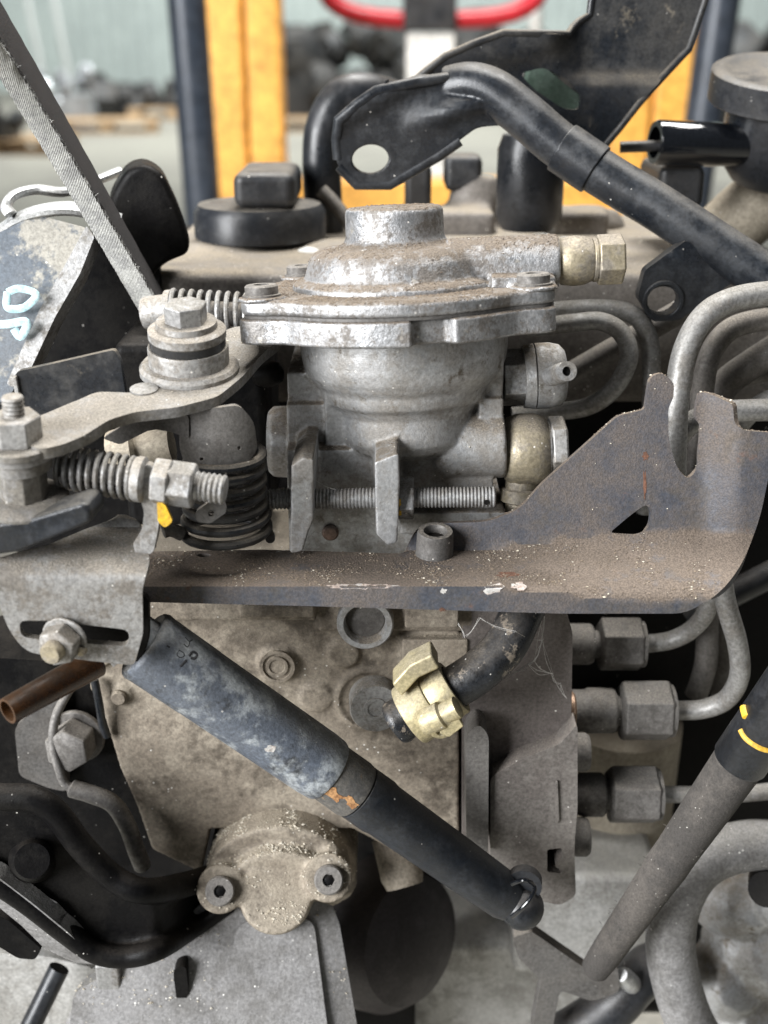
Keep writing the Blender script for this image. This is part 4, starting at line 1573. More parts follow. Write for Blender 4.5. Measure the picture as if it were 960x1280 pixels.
so = P(28, 600, YU)
b = new()
lathe(b, so, UL, thread(13.5 * sU, studz(492) - studz(525), 1.0, 0.12, studz(525)), 24)
part('stud_thread', b, M['zinc_dusty'], lev, sharp=25)
b = new()
hexa(b, so + UL * studz(551), UL, 32 * sU, studz(516) - studz(551), 0.10, phase=0.15)
part('stud_nut', b, M['zinc_dusty'], lev, bevel=0.4)
for py, pt, r_ in ((559, 550, 46), (568, 560, 42), (582, 569, 39)):
    b = new()
    lathe(b, so + UL * studz(py), UL, [(0, 0), (r_ * sU, 0), (r_ * sU, studz(pt) - studz(py) - 0.3), ((r_ - 2) * sU, studz(pt) - studz(py)), (0, studz(pt) - studz(py))], 40)
    part('stud_washer', b, M['lever'], lev)
b = new()
lathe(b, so + UL * studz(622), UL, [(0, 0), (31 * sU, 0), (31 * sU, studz(582) - studz(622)), (0, studz(582) - studz(622))], 8, phase=0.3)
part('stud_spacer', b, M['lever'], lev, bevel=0.4)

# ball link block under the stud
b = new()
blk = [P(x, y, YU - 10) for x, y in ((-40, 658), (30, 650), (104, 628), (114, 638), (114, 654), (20, 692), (-40, 700))]
prism(b, blk, Vector((1, 12, 0)))
lb = single('link_block', b, M['damper_rod'], 'dark block with pale top plate under the stud of the lever', 'block', bevel=1.6)
b = new()
lathe(b, so + UL * (studz(628)), Vector((0.05, -0.16, 1)), [(0, 0), (56 * sU, 0), (56 * sU, 0.8), (50 * sU, 1.8), (34 * sU, 2.2), (0, 2.2)], 40)
part('top_plate', b, M['lever'], lb)

# adjusting spring and rod
YR = YV - 25
b = new()
ra, rb = P(72, 583, YR + 3), P(282, 613, YR - 1)
sR = S(180, 600, YR)
rx = (rb - ra).normalized()
rod = T('spring_rod', 'threaded rod with coil spring and lock nuts below the lever', 'linkage', P(180, 650, YR))
lathe(b, ra, rx, [(0, 0), (13 * sR, 0), (13 * sR, 30), (0, 30)], 20)
lathe(b, P(236, 606, YR), rx, thread(19 * sR, (rb - P(236, 606, YR)).length, 1.25, 0.12), 30)
part('threaded_rod', b, M['zinc'], rod, sharp=25)
b = new()
helix(b, P(74, 582, YR + 3), P(176, 600, YR + 0.5), 26 * sR, 3.3 * sR, 10.5, 8, 24)
part('coil_spring', b, M['zinc'], rod)
b = new()
lathe(b, P(168, 598, YR), rx, [(0, 0), (27 * sR, 0), (29 * sR, 0.8), (29 * sR, 2.4), (24 * sR, 3), (0, 3)], 36)
part('spring_seat', b, M['zinc_dusty'], rod)
b = new()
hexa(b, P(193, 601, YR), rx, 31 * sR, 4.6, 0.1, phase=0.5)
part('lock_nut', b, M['zinc_dusty'], rod, bevel=0.3)
b = new()
lathe(b, P(204, 602, YR), rx, [(0, 0), (24 * sR, 0), (24 * sR, 2.0), (0, 2.0)], 28)
hexa(b, P(211, 603, YR), rx, 29 * sR, 7.0, 0.10, phase=0.2)
part('long_nut', b, M['zinc'], rod, bevel=0.4)
b = new()
sheet(b, rnd([(196, 626), (206, 630), (216, 652), (206, 660), (197, 652)], 4), [], lambda x, y: P(x, y, YR - 4), 1.2, 8)
part('yellow_dab', b, M['paint_yellow'], rod)

# plate tab and lower slotted bracket
t = T('slotted_bracket', 'pale grey slotted bracket with adjusting bolt hanging below the lever', 'bracket', P(90, 835, YR - 8))
YQ = YR - 14


def qmap(x, y):
    k = max(0.0, min(1.0, (728 - y) / 70.0))
    k = k * k * (1.6 - 0.6 * k)
    Y = YQ + 22 * k + 0.03 * (x - 90)
    return P(x, y, Y)


b = new()
ot = rnd([(-30, 705), (22, 690, 10), (62, 680), (110, 660), (150, 646, 8), (176, 652, 8), (188, 700, 9), (178, 736, 10), (179, 792, 4), (168, 832, 7), (110, 826, 4), (32, 816, 18), (10, 786, 14), (-4, 746, 14), (-30, 735)], 6)
sl = rnd([(24, 776, 8), (60, 776, 2), (140, 785, 8), (162, 788, 10), (161, 808, 10), (130, 806, 3), (60, 801, 2), (26, 796, 9)], 6)
sheet(b, ot, [sl], qmap, 2.4, 8)
part('slotted_plate', b, M['zinc_dusty'], t, bevel=0.7)
b = new()
flatplate(b, rnd([(6, 742), (176, 742), (186, 750), (186, 800), (176, 828), (120, 822), (30, 806), (8, 780)], 8), [], YQ + 10, 2.5, 20)
part('slot_backing_shade', b, M['oily_shade_black'], t, bevel=0.6)  # black plate added so the slot looks shaded behind
b = new()
sheet(b, rnd([(172, 596, 10), (184, 578, 8), (198, 590, 10), (200, 640, 8), (198, 662, 8), (192, 690), (172, 702), (166, 680), (178, 660), (180, 640), (174, 620)], 5), [], lambda x, y: P(x, y, YR - 1.5 - 2 * sstep(640, 690, y)), 3.0, 8)
part('rod_tab', b, M['zinc_dusty'], t, bevel=0.5)
b = new()
q = qmap(82, 797)
dq = Vector((-0.22, -1, -0.05)).normalized()
s_ = S(80, 797, q.y)
lathe(b, q, dq, [(0, 0), (30 * s_, 0), (30 * s_, 1.0), (0, 1.0)], 36)
hexa(b, q + dq * 0.8, dq, 26 * s_, 5.2, 0.1, phase=0.3)
bl = part('adjusting_nut', b, M['zinc_dusty'], t, bevel=0.5)
b = new()
lathe(b, q + dq * 5.8, dq, [(0, 0), (14 * s_, 0), (14 * s_, 2.6), (12 * s_, 3.2), (0, 3.2)], 28)
part('bolt_end', b, M['brass'], bl)
b = new()
q2 = qmap(82, 797) + dq * 1.5
lathe(b, P(103, 812, q2.y), dq, [(0, 0), (7 * s_, 0), (6 * s_, 1.4), (0, 1.6)], 12)
part('paint_dab', b, M['brass'], bl)

# torsion spring with its shroud
YC = YV + 2
t = T('return_spring', 'black torsion coil spring beside the lever on the bracket', 'spring', P(280, 670, YC))
b = new()
sC = S(285, 620, YC)
helix(b, P(283, 672, YC), P(281, 560, YC), 47 * sC, 6.2 * sC, 7.5, 10, 30, taper=lambda k: 1.18 - 0.20 * min(1, k * 2.2))
part('coil', b, M['plate_black'], t)
b = new()
w = catmull([P(x, y, Y_) for x, y, Y_ in ((228, 668, YC - 8), (214, 662, YC - 9), (204, 664, YC - 10))], 5)
tube(b, w, 9 * sC, 12)
part('spring_tail', b, M['grey_dark'], t)
t = T('spring_shroud', 'dusty grey bent steel shroud over the torsion spring', 'shroud', P(270, 600, YC))


def shroud(x, y):
    q = P(x, y, YC)
    R = 60 * sC
    k = max(-0.98, min(0.98, (x - 275) / 62.0))
    return P(x, y, YC + 2 - R * math.sqrt(1 - k * k) * 0.85)


b = new()
sheet(b, rnd([(224, 530, 6), (232, 514, 8), (300, 506, 10), (318, 528, 10), (322, 562, 6), (310, 578, 4), (296, 588, 4), (290, 604, 6), (262, 602, 6), (232, 584, 8), (224, 560, 8)], 6), [circ(252, 574, 2.2), circ(299, 560, 2.4)], shroud, 1.8, 6)
part('curved_sheet', b, M['grey_dark'], t, bevel=0.4)
b = new()
sheet(b, rnd([(128, 548), (160, 528), (222, 514), (236, 520), (236, 548), (214, 540), (190, 536), (150, 556)], 5), [], lambda x, y: P(x, y, YC - 8), 2.2, 9)
part('arm', b, M['grey_dark'], t, bevel=0.5)
b = new()
flatplate(b, rnd([(244, 640, 4), (275, 618, 6), (284, 640, 6), (262, 655, 5), (246, 652, 4)], 3), [circ(264, 642, 4)], YC - 20, 2.0, 10)
part('hook_tab', b, M['grey_dark'], t, bevel=0.4)

# pale fastener seen between lever and spring
b = new()
L(b, (140, 568, YC + 8), (215, 556, YC + 8), [(0, 0), (0, 30), (0.4, 32), (0.45, 22), (1, 22), (1, 0)], 26)
single('rear_spacer', b, M['beige_cast'], 'pale spacer glimpsed behind the coil spring under the lever', 'spacer')

# rear spring behind the lever
t = T('governor_spring', 'grey coil spring with pale end cap behind the pivot bolt', 'spring', P(250, 415, 32))
b = new()
s_ = S(260, 390, 32)
helix(b, P(214, 388, 32), P(322, 394, 30), 25 * s_, 3.2 * s_, 9.5, 8, 24)
part('coil', b, M['zinc'], t)
b = new()
L(b, (180, 392, 33), (218, 388, 32), [(0, 0), (0, 19), (0.1, 21), (0.75, 21), (0.8, 26), (1, 26), (1, 0)], 32)
part('end_cap', b, M['zinc_dusty'], t)
b = new()
L(b, (210, 388, 32), (330, 395, 30), [(0, 0), (0, 15), (1, 15), (1, 0)], 20)
part('guide_rod', b, M['grey_dark'], t)
# lever shaft housing coloured black as shade below the pivot, glossy bit behind
b = new()
boxpx(b, 160, 330, 430, 660, YV + 44, YV + 90)
L(b, (318, 470, YV + 40), (352, 465, YV + 36), [(0, 0), (0, 16), (1, 16), (1, 0)], 24)
single('governor_housing', b, M['oily_shade_black'], 'governor housing behind the lever, coloured black for shade', 'housing', bevel=3)

# ================================================================== INJECTOR PIPES
def injector(pts, r, mat, label, n=8):
    bb = new()
    pipe_px(bb, pts, r, n, 18)
    return single('injector_pipe', bb, mat, label, 'pipe', group='steel injector pipes')


injector([(640, 520, 44), (690, 515, 44), (735, 508, 42), (768, 485, 40), (786, 448, 40), (778, 418, 42), (752, 402, 44), (715, 404, 46), (660, 410, 50)], 11.5, M['pipe'], 'grey injector pipe looping back beside the boost fitting')
injector([(640, 396, 52), (700, 388, 52), (760, 386, 52), (795, 396, 50), (812, 428, 48), (814, 480, 46), (812, 560, 44), (806, 640, 44)], 11.5, M['pipe'], 'grey injector pipe bending down behind the upright bracket end')
injector([(842, 640, 6), (843, 560, 6), (846, 500, 8), (856, 440, 12), (880, 396, 16), (918, 374, 20), (970, 366, 24), (1030, 362, 26)], 15.5, M['pipe'], 'bright thick injector pipe rising through the bracket notch')
injector([(868, 640, 24), (876, 520, 28), (884, 455, 30), (905, 418, 32), (940, 402, 34), (1010, 394, 36)], 14, M['pipe_dark'], 'darker injector pipe curving behind the bright thick pipe')
injector([(880, 520, 46), (905, 482, 46), (940, 455, 46), (1020, 405, 46)], 19, M['pipe_dark'], 'thick dark pipe slanting up behind the notched bracket')
injector([(834, 700, 14), (836, 600, 12), (846, 550, 12), (872, 524, 13), (915, 514, 14), (1010, 512, 15)], 14, M['pipe'], 'pale injector pipe bending from the notch towards the right')
injector([(660, 500, 66), (735, 455, 66), (800, 418, 66), (880, 372, 66)], 15, M['pipe_dark'], 'dark pipe slanting up behind the looped injector pipe')
injector([(790, 805, YL + 34), (815, 804, YL + 34), (842, 799, YL + 33), (868, 784, YL + 30), (886, 756, 14), (892, 700, 12)], 11.5, M['pipe'], 'grimy injector pipe leaving the top union nut')
injector([(826, 888, YL + 22), (850, 888, YL + 22), (880, 886, YL + 21), (908, 874, YL + 18), (924, 846, 2), (922, 806, 0), (908, 756, -2), (898, 700, -2)], 12.5, M['pipe'], 'grimy injector pipe bending up from the middle union nut')
injector([(810, 993, YL + 16), (835, 993, YL + 16), (870, 993, YL + 16), (930, 992, 2), (1000, 985, 4)], 10.5, M['pipe'], 'straight injector pipe leaving the lowest union nut')
injector([(870, 870, 34), (882, 830, 34), (884, 780, 34), (886, 700, 34)], 14, M['pipe_dark'], 'upright grimy pipe in the shadow behind the union nuts')

injector([(745, 640, 62), (790, 575, 60), (846, 512, 58), (920, 474, 56), (1010, 452, 54)], 13, M['pipe_dark'], 'grimy pipe rising from behind the bracket slope towards the right')
injector([(905, 660, 40), (908, 580, 40), (926, 528, 40), (968, 498, 40), (1030, 486, 40)], 13, M['pipe'], 'short grey pipe bending right behind the square bracket corner')
injector([(898, 880, 44), (904, 820, 44), (902, 760, 44), (896, 690, 44)], 11, M['pipe_dark'], 'slim upright pipe beside the pipe of the middle union nut')

# ---- engine parts behind the unions
t = T('beige_housing', 'beige cast cylinder standing behind the union nuts', 'housing', P(770, 1150, 75))
b = new()
V(b, 765, 1050, 900, 80, [(0, 0), (0, 66), (0.1, 70), (1, 72), (1, 0)], seg=48)
part('barrel', b, M['beige_cast'], t)
b = new()
V(b, 762, 1100, 1044, 80, [(0, 0), (0, 84), (0.12, 88), (0.45, 88), (0.55, 78), (0.8, 78), (1, 70), (1, 0)], seg=48)
part('collar', b, M['alu_low'], t)
b = new()
boxpx(b, 640, 830, 1096, 1220, 30, 90)
part('foot', b, M['alu_white'], t, bevel=4)
b = new()
q0 = P(905, 860, 120)
box(b, (q0.x - 20, 112, q0.z - 60), (q0.x + 160, 160, P(905, 600, 120).z))
for (x, y, r_) in ((950, 700, 40), (965, 790, 50), (930, 850, 36)):
    L(b, (x, y, 125), (x, y + 6, 98), [(0, 0), (0, r_), (0.8, r_ * 0.9), (1, r_ * 0.7), (1, 0)], 26)
single('alloy_bracket', b, M['alu_white'], 'bright alloy casting glimpsed right of the notched bracket', 'casting', voxel=1.6, smooth=3)
b = new()
pipe_px(b, [(860, 775, 60), (910, 745, 60), (1000, 700, 60)], 17, 6, 16)
single('dark_cable', b, M['rubber_clean'], 'dark cable passing behind the right end of the bracket', 'cable')
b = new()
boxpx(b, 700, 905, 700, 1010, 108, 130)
single('shade_black_casting', b, M['oily_shade_black'], 'casting coloured black for the shade behind the injector pipes', 'casting', bevel=4)  # black colour fills the gaps round the unions in place of shade

# ---- grey hose handle with yellow paint marks
YG = -38
t = T('braided_hose', 'grey dusty braided hose with yellow paint mark slanting across the corner', 'hose', P(750, 1230, YG))
ha, hb = P(742, 1214, YG + 10), P(1000, 842, YG - 12)
sg = S(850, 1040, YG)
hx = (hb - ha).normalized()
hl = (hb - ha).length
b = new()
lathe(b, ha, hx, [(0, 0), (16 * sg, 0), (19 * sg, 1.2), (21 * sg, 8), (25.5 * sg, hl * 0.35), (27 * sg, hl * 0.40), (26.5 * sg, hl * 0.45), (29 * sg, hl * 0.62), (30.5 * sg, hl * 0.76)], 40)
part('sheath', b, M['hose_fabric'], t)
b = new()
lathe(b, ha + hx * (hl * 0.74), hx, [(0, 0), (31 * sg, 0), (33 * sg, 1), (33 * sg, hl * 0.5), (0, hl * 0.5)], 40)
blk_ = part('rubber_end', b, M['rubber_clean'], t)


def cylpt(x, y, o, axv, R):
    d = ray(x, y)
    m = CAM - o
    dn = d - axv * d.dot(axv)
    mn = m - axv * m.dot(axv)
    aa, bb_, cc = dn.dot(dn), 2 * dn.dot(mn), mn.dot(mn) - R * R
    disc = max(0.0, bb_ * bb_ - 4 * aa * cc)
    return CAM + d * ((-bb_ - math.sqrt(disc)) / (2 * aa))


for pts, r_ in (([(926, 912), (932, 922), (942, 930), (954, 936), (966, 938)], 0.9), ([(930, 884), (931, 890), (933, 896)], 1.2)):
    b = new()
    tube(b, catmull([cylpt(x, y, ha, hx, 33.1 * sg) for x, y in pts], 5), r_, 10, flat=((CAM - P(930, 910, YG)).normalized(), 0.4))
    part('yellow_mark', b, M['paint_yellow'], blk_)
# rust and bare metal on the damper collar
for ol_, mt_, nm_ in ((ragged(415, 992, 20, 8, 31, 20, 0.6), M['rust_orange'], 'rust_patch'), (ragged(440, 1004, 12, 6, 32, 16, 0.7), M['rust_orange'], 'rust_patch'), (ragged(338, 936, 7, 5, 33, 12), M['paint_white'], 'pale_chip')):
    bb = new()
    oo, aa_, RR = (A, ax, 45.0 * s1) if nm_ == 'pale_chip' else (B, ax2, 37.3 * s2)
    sheet(bb, ol_, [], lambda x, y: cylpt(x, y, oo, aa_, RR), 0.25, 5)
    part(nm_, bb, mt_, slv)
# small tatters of fabric on the sheath edge
b = new()
r_ = random.Random(4)
for k in range(60):
    q = ha + hx * (hl * r_.uniform(0.1, 0.6))
    u, v, w_ = basis(hx)
    a = r_.uniform(0, 2 * math.pi)
    d = (u * math.cos(a) + v * math.sin(a))
    q = q + d * (25.5 * sg)
    tube(b, [q, q + d * 0.5 + hx * 0.3, q + d * r_.uniform(0.6, 1.5) + hx * r_.uniform(-0.8, 0.8)], 0.09, 4)
fz = part('tattered_fibre', b, M['hose_fabric'], t)
fz['kind'] = 'stuff'

# flat link bar
b = new()
flatplate(b, rnd([(640, 1172, 6), (664, 1164, 6), (742, 1218, 10), (772, 1208), (776, 1240, 10), (740, 1252, 8), (700, 1238, 8), (690, 1290), (664, 1290), (676, 1226), (648, 1198)], 5), [], YG + 26, 5, 14)
single('link_bar', b, M['grey_dark'], 'flat grey steel link bar under the foot of the braided hose', 'bar', bevel=1.0)

# ---- cast loop bottom right
t = T('cast_loop', 'grey cast alloy ring with lumpy casting inside at the corner', 'casting', P(890, 1280, -10))
b = new()
pts = [(1010, 1062, 0), (940, 1056, -6), (880, 1076, -10), (848, 1120, -14), (838, 1175, -16), (846, 1230, -18), (866, 1285, -20), (905, 1345, -20)]
w = catmull([P(*p) for p in pts], 8)
s_ = S(880, 1160, -12)
tube(b, w, 31 * s_, 24)
part('ring', b, M['alu_low'], t, voxel=1.0, smooth=3)
b = new()
for (x, y, r_, Y_) in ((930, 1130, 62, 12), (960, 1200, 70, 10), (915, 1240, 52, 8), (985, 1130, 44, 4), (950, 1290, 60, 6)):
    q = P(x, y, Y_)
    R = r_ * S(x, y, Y_)
    lathe(b, q + Vector((0, R, -R * 0.4)), Vector((0.15, -0.8, 0.45)), [(0, 0), (R, 0), (R * 0.92, R * 0.8), (R * 0.6, R * 1.25), (0, R * 1.35)], 26)
part('inner_casting', b, M['alu_body'], t, voxel=1.0, smooth=5)
b = new()
L(b, (960, 1100, -4), (958, 1112, -16), [(0, 0), (0, 24), (1, 22), (1, 0)], 24)
part('bore_shade', b, M['oily_shade_black'], t)  # solid black cylinder painting the shade of a bore
b = new()
w = catmull([P(*p) for p in ((850, 1220, 8), (820, 1208, 6), (795, 1225, 4), (760, 1262, 0), (700, 1300, -2))], 8)
tube(b, w, 30 * S(800, 1220, 5), 20)
single('oily_hose', b, M['rubber_clean'], 'oily black hose lying under the braided hose', 'hose')
b = new()
L(b, (790, 1230, -2), (776, 1218, -10), [(0, 0), (0, 12), (0.7, 12), (1, 8), (1, 0)], 20)
single('bleed_screw', b, M['silver_strip'], 'small bright screw beside the foot of the braided hose', 'screw')

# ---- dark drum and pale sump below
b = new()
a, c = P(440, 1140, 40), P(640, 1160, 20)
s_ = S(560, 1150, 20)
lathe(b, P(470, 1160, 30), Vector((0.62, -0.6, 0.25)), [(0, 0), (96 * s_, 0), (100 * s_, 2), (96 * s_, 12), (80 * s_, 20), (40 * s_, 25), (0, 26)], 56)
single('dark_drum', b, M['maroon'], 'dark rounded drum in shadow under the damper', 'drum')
t = T('sump', 'pale alloy sump below the dark drum', 'sump', P(560, 1400, 40))
b = new()
boxpx(b, 440, 760, 1176, 1420, 42, 190)
part('pan', b, M['alu_white'], t, bevel=6, seg=3)
b = new()
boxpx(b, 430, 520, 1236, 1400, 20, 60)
part('pocket_shade', b, M['oily_shade_black'], t, bevel=2)  # solid black block painting the shade of a hollow

# ---- alloy leg casting under the timing cap
t = T('support_casting', 'grey alloy support casting dotted with pale grit below the cap', 'casting', P(330, 1400, 10))
b = new()
LS = P(340, 1160, YL - 14)
LNN = Vector((0, -1.0, 0.42)).normalized()
sheet(b, rnd([(262, 1120), (410, 1120), (424, 1160), (446, 1290), (460, 1420), (70, 1420), (92, 1240, 10), (150, 1210, 10), (218, 1160, 8)], 6), [], lambda x, y: PP(x, y, LS, LNN) + Vector((0, 3.0 * sstep(380, 450, x), 0)), 12, 18)
part('web', b, M['alu_low'], t, bevel=2.0, seg=3)
b = new()
q = PP(226, 1236, LS, LNN)
flatplate(b, rnd([(216, 1212, 8), (232, 1206, 8), (236, 1244, 8), (222, 1262, 8)], 6), [], q.y - 1.2, 5, 12)
part('slot_shade', b, M['oily_shade_black'], t)  # black plate drawn where a slot in the casting is shaded
b = new()
sheet(b, rnd([(300, 1150, 16), (392, 1146, 16), (412, 1300, 20), (420, 1420), (230, 1420), (262, 1290, 20)], 16), [], lambda x, y: PP(x, y, LS, LNN) + LNN * 1.3, 4, 16)
part('raised_pad', b, M['alu_low'], t, bevel=1.6, seg=3)
b = new()
L(b, (180, 1222, YL - 12), (176, 1275, YL - 14), [(0, 0), (0, 26), (0.9, 26), (1, 20), (1, 0)], 28)
part('bolt_boss', b, M['silver_strip'], t)
b = new()
boxpx(b, 124, 148, 1208, 1264, YL - 22, YL - 8)
part('bright_tab', b, M['zinc'], t, bevel=1.0)
b = new()
flatplate(b, rnd([(-40, 1190), (60, 1196), (140, 1216), (150, 1240), (180, 1262), (165, 1300), (160, 1420), (-40, 1420)], 8), [rnd([(92, 1256), (130, 1264), (162, 1284), (162, 1330), (70, 1330)], 6)], YL + 6, 14, 20)
part('rear_web', b, M['alu_white'], t, bevel=2)
b = new()
L(b, (30, 1300, YL - 14), (74, 1210, YL - 4), [(0, 0), (0, 13), (1, 13), (1, 0)], 20)
part('dark_bar', b, M['black_steel'], t)

# ---- black stamped guard with worn edge, bottom left
t = T('stamped_guard', 'black stamped steel guard with worn bright edge at the bottom left', 'guard', P(110, 1205, YL - 20))


def gback(x):
    return 26 * sstep(190, 262, x)


def interp(tab, x):
    for (x0, y0), (x1, y1) in zip(tab, tab[1:]):
        if x <= x1:
            k = (x - x0) / (x1 - x0)
            return y0 + (y1 - y0) * max(0.0, min(1.0, k))
    return tab[-1][1]


gi = [(-40, 985), (0, 990), (40, 992), (70, 1010), (100, 1050), (140, 1090), (180, 1108), (230, 1100), (262, 1090)]
go = [(-40, 1090), (0, 1112), (40, 1140), (80, 1172), (120, 1200), (160, 1206), (200, 1196), (240, 1172), (290, 1138)]
b = new()
sheet(b, rnd([Vector(p) for p in gi] + [Vector((262, 1100)), Vector((292, 1140))] + [Vector(p) for p in reversed(go)], 5), [], lambda x, y: P(x, y, YL - 32 + gback(x)), 4.0, 12)
sgd = S(120, 1120, YL)
tube(b, catmull([P(x, y + 6, YL - 34 + gback(x)) for x, y in gi], 6), 15 * sgd, 16)
tube(b, catmull([P(x, y - 10, YL - 36 + gback(x)) for x, y in go], 6), [(16 - 5 * i / 48) * sgd for i in range(49)], 16)
part('trough', b, M['oily_shade_black'], t, voxel=0.9, smooth=4)
b = new()
sheet(b, rnd([(-40, 1076), (0, 1098), (42, 1130), (86, 1166), (106, 1188), (132, 1207), (92, 1203), (56, 1186), (28, 1158), (-4, 1132), (-40, 1116)], 5), [], lambda x, y: P(x, y, YL - 41 + 0.10 * (y - 1080 - 0.8 * x)), 5.0, 8)
part('worn_edge', b, M['alu_low'], t, bevel=1.2)
b = new()
L(b, (42, 1072, YL - 28), (40, 1076, YL - 42), [(0, 0), (0, 32), (0.3, 30), (0.4, 26), (0.9, 25), (1, 21), (1, 0)], 30)
part('bolt_head', b, M['oily_shade_black'], t)
b = new()
sheet(b, rnd([(-40, 1130), (10, 1150), (52, 1186), (44, 1200), (22, 1198), (-40, 1160)], 5), [], lambda x, y: P(x, y, YL - 30), 8.0, 10)
part('lower_rim', b, M['oily_shade_black'], t, bevel=1.5)

# ---- left support with hex bolt
t = T('pump_flange', 'dark mounting flange with big hex bolt beside the pump body', 'flange', P(90, 1060, YL - 4))
b = new()
flatplate(b, rnd([(-40, 820), (120, 830), (132, 880), (140, 930), (160, 970), (180, 1010), (192, 1062), (150, 1090), (60, 1010), (20, 980), (-40, 980)], 12), [], YL + 12, 30, 18)
part('flange_plate', b, M['oily_shade_black'], t, bevel=3)
b = new()
w = catmull([P(*p) for p in ((88, 860, YL + 4), (70, 895, YL), (66, 930, YL - 2), (74, 962, YL - 4), (84, 982, YL - 5), (112, 992, YL - 6), (140, 1004, YL - 7), (158, 1030, YL - 8), (170, 1062, YL - 8), (178, 1082, YL - 6))], 8)
tube(b, w, [5.5 * 0.27 if i < 34 else 11 * 0.27 for i in range(len(w))], 14)
part('rib', b, M['nut_dark'], t)
b = new()
sheet(b, rnd([(60, 870), (72, 862), (72, 930), (84, 990), (60, 985), (24, 970), (18, 910)], 8), [], lambda x, y: P(x, y, YL + 6), 6, 12)
part('outer_face', b, M['grey_dark'], t, bevel=1.5)
b = new()
q = P(98, 918, YL + 8)
dq = Vector((-0.12, -1, 0.05)).normalized()
s_ = S(98, 918, YL)
lathe(b, q, dq, [(0, 0), (36 * s_, 0), (36 * s_, 2), (0, 2)], 36)
hexa(b, q + dq * 1.8, dq, 30 * s_, 10, 0.12, phase=0.6)
part('hex_bolt', b, M['nut_dark'], t, bevel=0.6)
b = new()
w = catmull([P(*p) for p in ((118, 850, YL - 3), (124, 880, YL - 4), (128, 905, YL - 3), (134, 920, YL - 2))], 8)
tube(b, w, 5 * 0.27, 12)
part('seal_lip', b, M['rubber_clean'], t)

# ---- amber tube
t = T('amber_tube', 'open ended brown amber plastic tube pointing out below the slotted bracket', 'tube', P(60, 900, YQ - 4))
ta, tb = P(120, 828, YQ + 14), P(9, 889, YQ - 8)
b = new()
s_ = S(40, 875, YQ - 4)
ln = (tb - ta).length
lathe(b, ta, tb - ta, [(14.2 * s_, 0), (20 * s_, 0), (19 * s_, ln * 0.5), (17.5 * s_, ln - 0.5), (17 * s_, ln), (13.5 * s_, ln), (13 * s_, ln - 0.5)], 36, closed=True)
part('wall', b, M['amber'], t)
b = new()
lathe(b, tb - (tb - ta).normalized() * 5.0, tb - ta, [(0, 0), (13.2 * s_, 0), (13.2 * s_, 0.6), (0, 0.6)], 24)
part('inner_plug', b, M['brass'], t)

# ================================================================== LOOSE DIRT
def cobweb():
    bb = new()
    r_ = random.Random(9)
    YW = YB - 30
    anch = [(606, 858, YW - 6), (640, 840, YW + 8), (668, 826, YW + 14), (678, 800, YW + 20), (680, 770, YW + 20), (690, 842, YW + 18), (708, 872, YW + 20), (660, 830, YW + 10), (645, 790, YW - 6), (700, 855, YW + 20), (582, 796, YW), (600, 772, YW - 6), (572, 780, YW + 6)]
    links = [(0, 1), (1, 2), (2, 3), (3, 4), (2, 5), (5, 6), (1, 7), (7, 5), (3, 8), (5, 9), (10, 11), (10, 12), (11, 8), (0, 7), (2, 4), (7, 3), (9, 6), (3, 5)]
    for i, j in links:
        for k in range(2):
            a, c = P(*anch[i]), P(*anch[j])
            jit = lambda: Vector((r_.uniform(-1, 1), r_.uniform(-1, 1), r_.uniform(-1, 1))) * 0.7
            m = (a + c) / 2 + Vector((0, 0, -r_.uniform(0.2, 1.5))) + jit()
            tube(bb, catmull([a + jit() * 0.5, m, c + jit() * 0.5], 5), r_.uniform(0.035, 0.075), 4)
    for sx, sy, ex, ey in ((352, 640, 395, 610), (345, 690, 392, 665), (420, 612, 380, 590), (362, 705, 398, 650)):
        a, c = P(sx, sy, YS - 5), P(ex, ey, YS - 2)
        tube(bb, catmull([a, (a + c) / 2 + Vector((1, -1, -1)), c], 5), 0.04, 4)
    o = single('cobweb', bb, M['web'], 'fine dusty cobweb strands between hose and pump head', 'cobweb')
    o['kind'] = 'stuff'


cobweb()


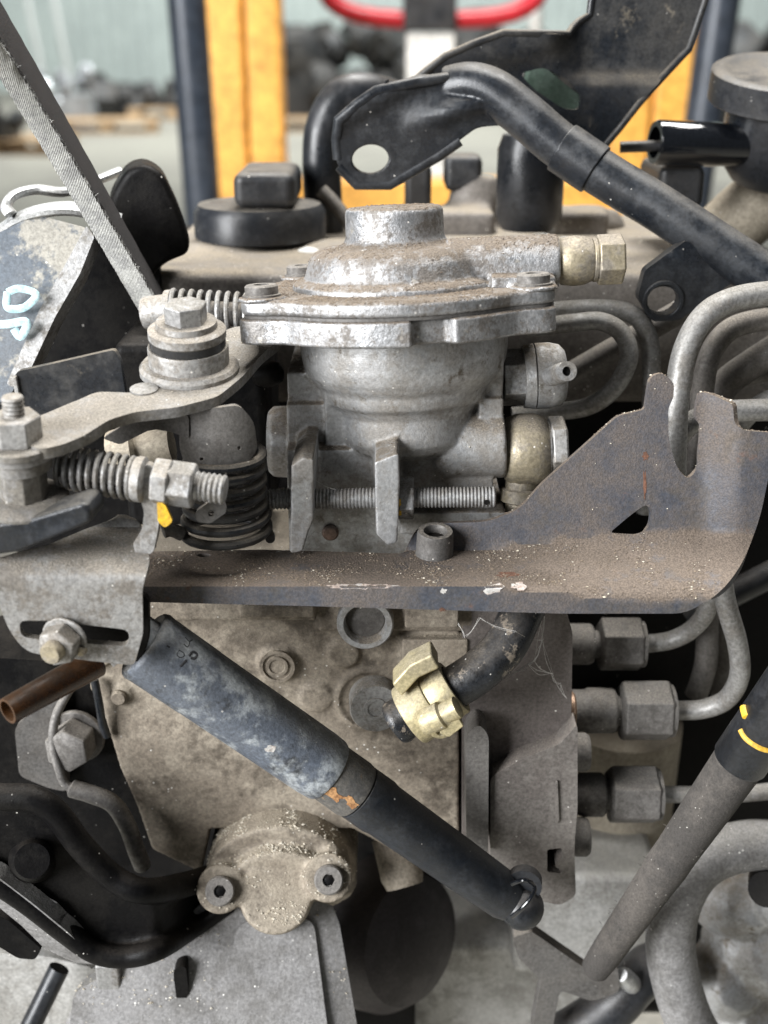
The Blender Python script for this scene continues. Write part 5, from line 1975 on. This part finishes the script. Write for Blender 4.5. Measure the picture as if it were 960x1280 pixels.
def grit(name, targets, count, size, mat, seed, label, minz=0.35, power=1.5, clump=0.0):
    """small grains lying on the upward faces of the given objects, one mesh"""
    import numpy as np
    rs_ = np.random.RandomState(seed)
    dg = bpy.context.evaluated_depsgraph_get()
    tri_co, wts = [], []
    for o, k in targets:
        ev = o.evaluated_get(dg)
        me = ev.to_mesh()
        me.calc_loop_triangles()
        nv = len(me.vertices)
        co = np.empty(nv * 3); me.vertices.foreach_get('co', co); co = co.reshape(-1, 3)
        mw = np.array(ev.matrix_world)
        co = co @ mw[:3, :3].T + mw[:3, 3]
        tri = np.empty(len(me.loop_triangles) * 3, dtype=np.int32); me.loop_triangles.foreach_get('vertices', tri); tri = tri.reshape(-1, 3)
        p = co[tri]
        nn = np.cross(p[:, 1] - p[:, 0], p[:, 2] - p[:, 0])
        ar = np.linalg.norm(nn, axis=1) + 1e-15
        nz = nn[:, 2] / ar
        w_ = ar * np.clip((nz - minz) / (1 - minz), 0, 1) ** power * k
        tri_co.append(np.concatenate([p, np.repeat((nn / ar[:, None])[:, None, :], 1, axis=1)], axis=1))
        wts.append(w_)
        ev.to_mesh_clear()
    T_ = np.concatenate(tri_co); W_ = np.concatenate(wts)
    if clump:
        from mathutils import noise as mn
        cen = T_[:, :3].mean(axis=1) * 1000.0
        nz_ = np.array([mn.noise(Vector(c_ / 9.0)) + 0.5 * mn.noise(Vector(c_ / 3.5)) for c_ in cen])
        W_ = W_ * np.clip(0.5 + nz_ * 1.6, 0.02, 1.6) ** clump
    idx = rs_.choice(len(W_), count, p=W_ / W_.sum())
    u = rs_.rand(count, 1); v = rs_.rand(count, 1)
    fl_ = (u + v) > 1
    u = np.where(fl_, 1 - u, u); v = np.where(fl_, 1 - v, v)
    t_ = T_[idx]
    pos = t_[:, 0] * (1 - u - v) + t_[:, 1] * u + t_[:, 2] * v
    nrm = t_[:, 3]
    sz = (size[0] + (size[1] - size[0]) * rs_.rand(count, 1) ** 2.5) * 0.001
    pos = pos + nrm * sz * 0.25
    octv = np.array([(1, 0, 0), (-1, 0, 0), (0, 1, 0), (0, -1, 0), (0, 0, 1), (0, 0, -1)], dtype=float)
    octf = np.array([(0, 2, 4), (2, 1, 4), (1, 3, 4), (3, 0, 4), (2, 0, 5), (1, 2, 5), (3, 1, 5), (0, 3, 5)])
    ov = octv[None] * (0.55 + 0.7 * rs_.rand(count, 6, 1))
    ang = rs_.rand(count) * 6.283
    c, s = np.cos(ang), np.sin(ang)
    x = ov[..., 0] * c[:, None] - ov[..., 1] * s[:, None]
    y = ov[..., 0] * s[:, None] + ov[..., 1] * c[:, None]
    ov = np.stack([x * (1 + 0.5 * rs_.rand(count, 1)), y, ov[..., 2] * 0.7], axis=2)
    verts = (pos[:, None] + ov * sz[:, None]).reshape(-1, 3)
    faces = (octf[None] + (np.arange(count) * 6)[:, None, None]).reshape(-1, 3)
    base = verts.mean(axis=0)
    me = bpy.data.meshes.new(name)
    me.from_pydata((verts - base).tolist(), [], faces.tolist())
    me.materials.append(mat)
    o = bpy.data.objects.new(name, me)
    COL.objects.link(o)
    o.location = base.tolist()
    o['kind'] = 'stuff'
    o['label'] = label
    o['category'] = 'grit'


bpy.context.view_layer.update()
kid = {}
for o in scene.objects:
    if o.type == 'MESH' and o.parent is not None:
        top = o
        while top.parent is not None:
            top = top.parent
        kid.setdefault((top.name, o.name.split('.')[0]), o)
sel = lambda *ks: [(kid[(a, b_)], k) for a, b_, k in ks]
grit('brown_grit', sel(('long_bracket', 'stamped_sheet', 1.0), ('injection_pump', 'domed_cover', 0.7), ('injection_pump', 'lid_flange', 1.6), ('injection_pump', 'upper_housing', 0.35)), 30000, (0.10, 0.34), M['grit_brown'], 1, 'brown sandy grit settled on the bracket ledge and pump cover', 0.2, 1.6, 1.2)
grit('pale_grit', sel(('long_bracket', 'stamped_sheet', 1.0), ('injection_pump', 'upper_housing', 0.7), ('injection_pump', 'lower_housing', 0.35), ('throttle_lever', 'lever_plate', 0.3)), 1100, (0.14, 0.42), M['grit_white'], 2, 'pale crumbs scattered over the bracket and pump', 0.1, 1.0, 2.5)
grit('pale_crumbs', sel(('injection_pump', 'timing_cap', 2.2), ('support_casting', 'web', 0.5), ('engine_block', 'rocker_cover', 0.03)), 3200, (0.15, 0.60), M['grit_white'], 3, 'pale crumbs lying thickly on the timing cap and alloy casting', 0.1, 1.0, 1.5)
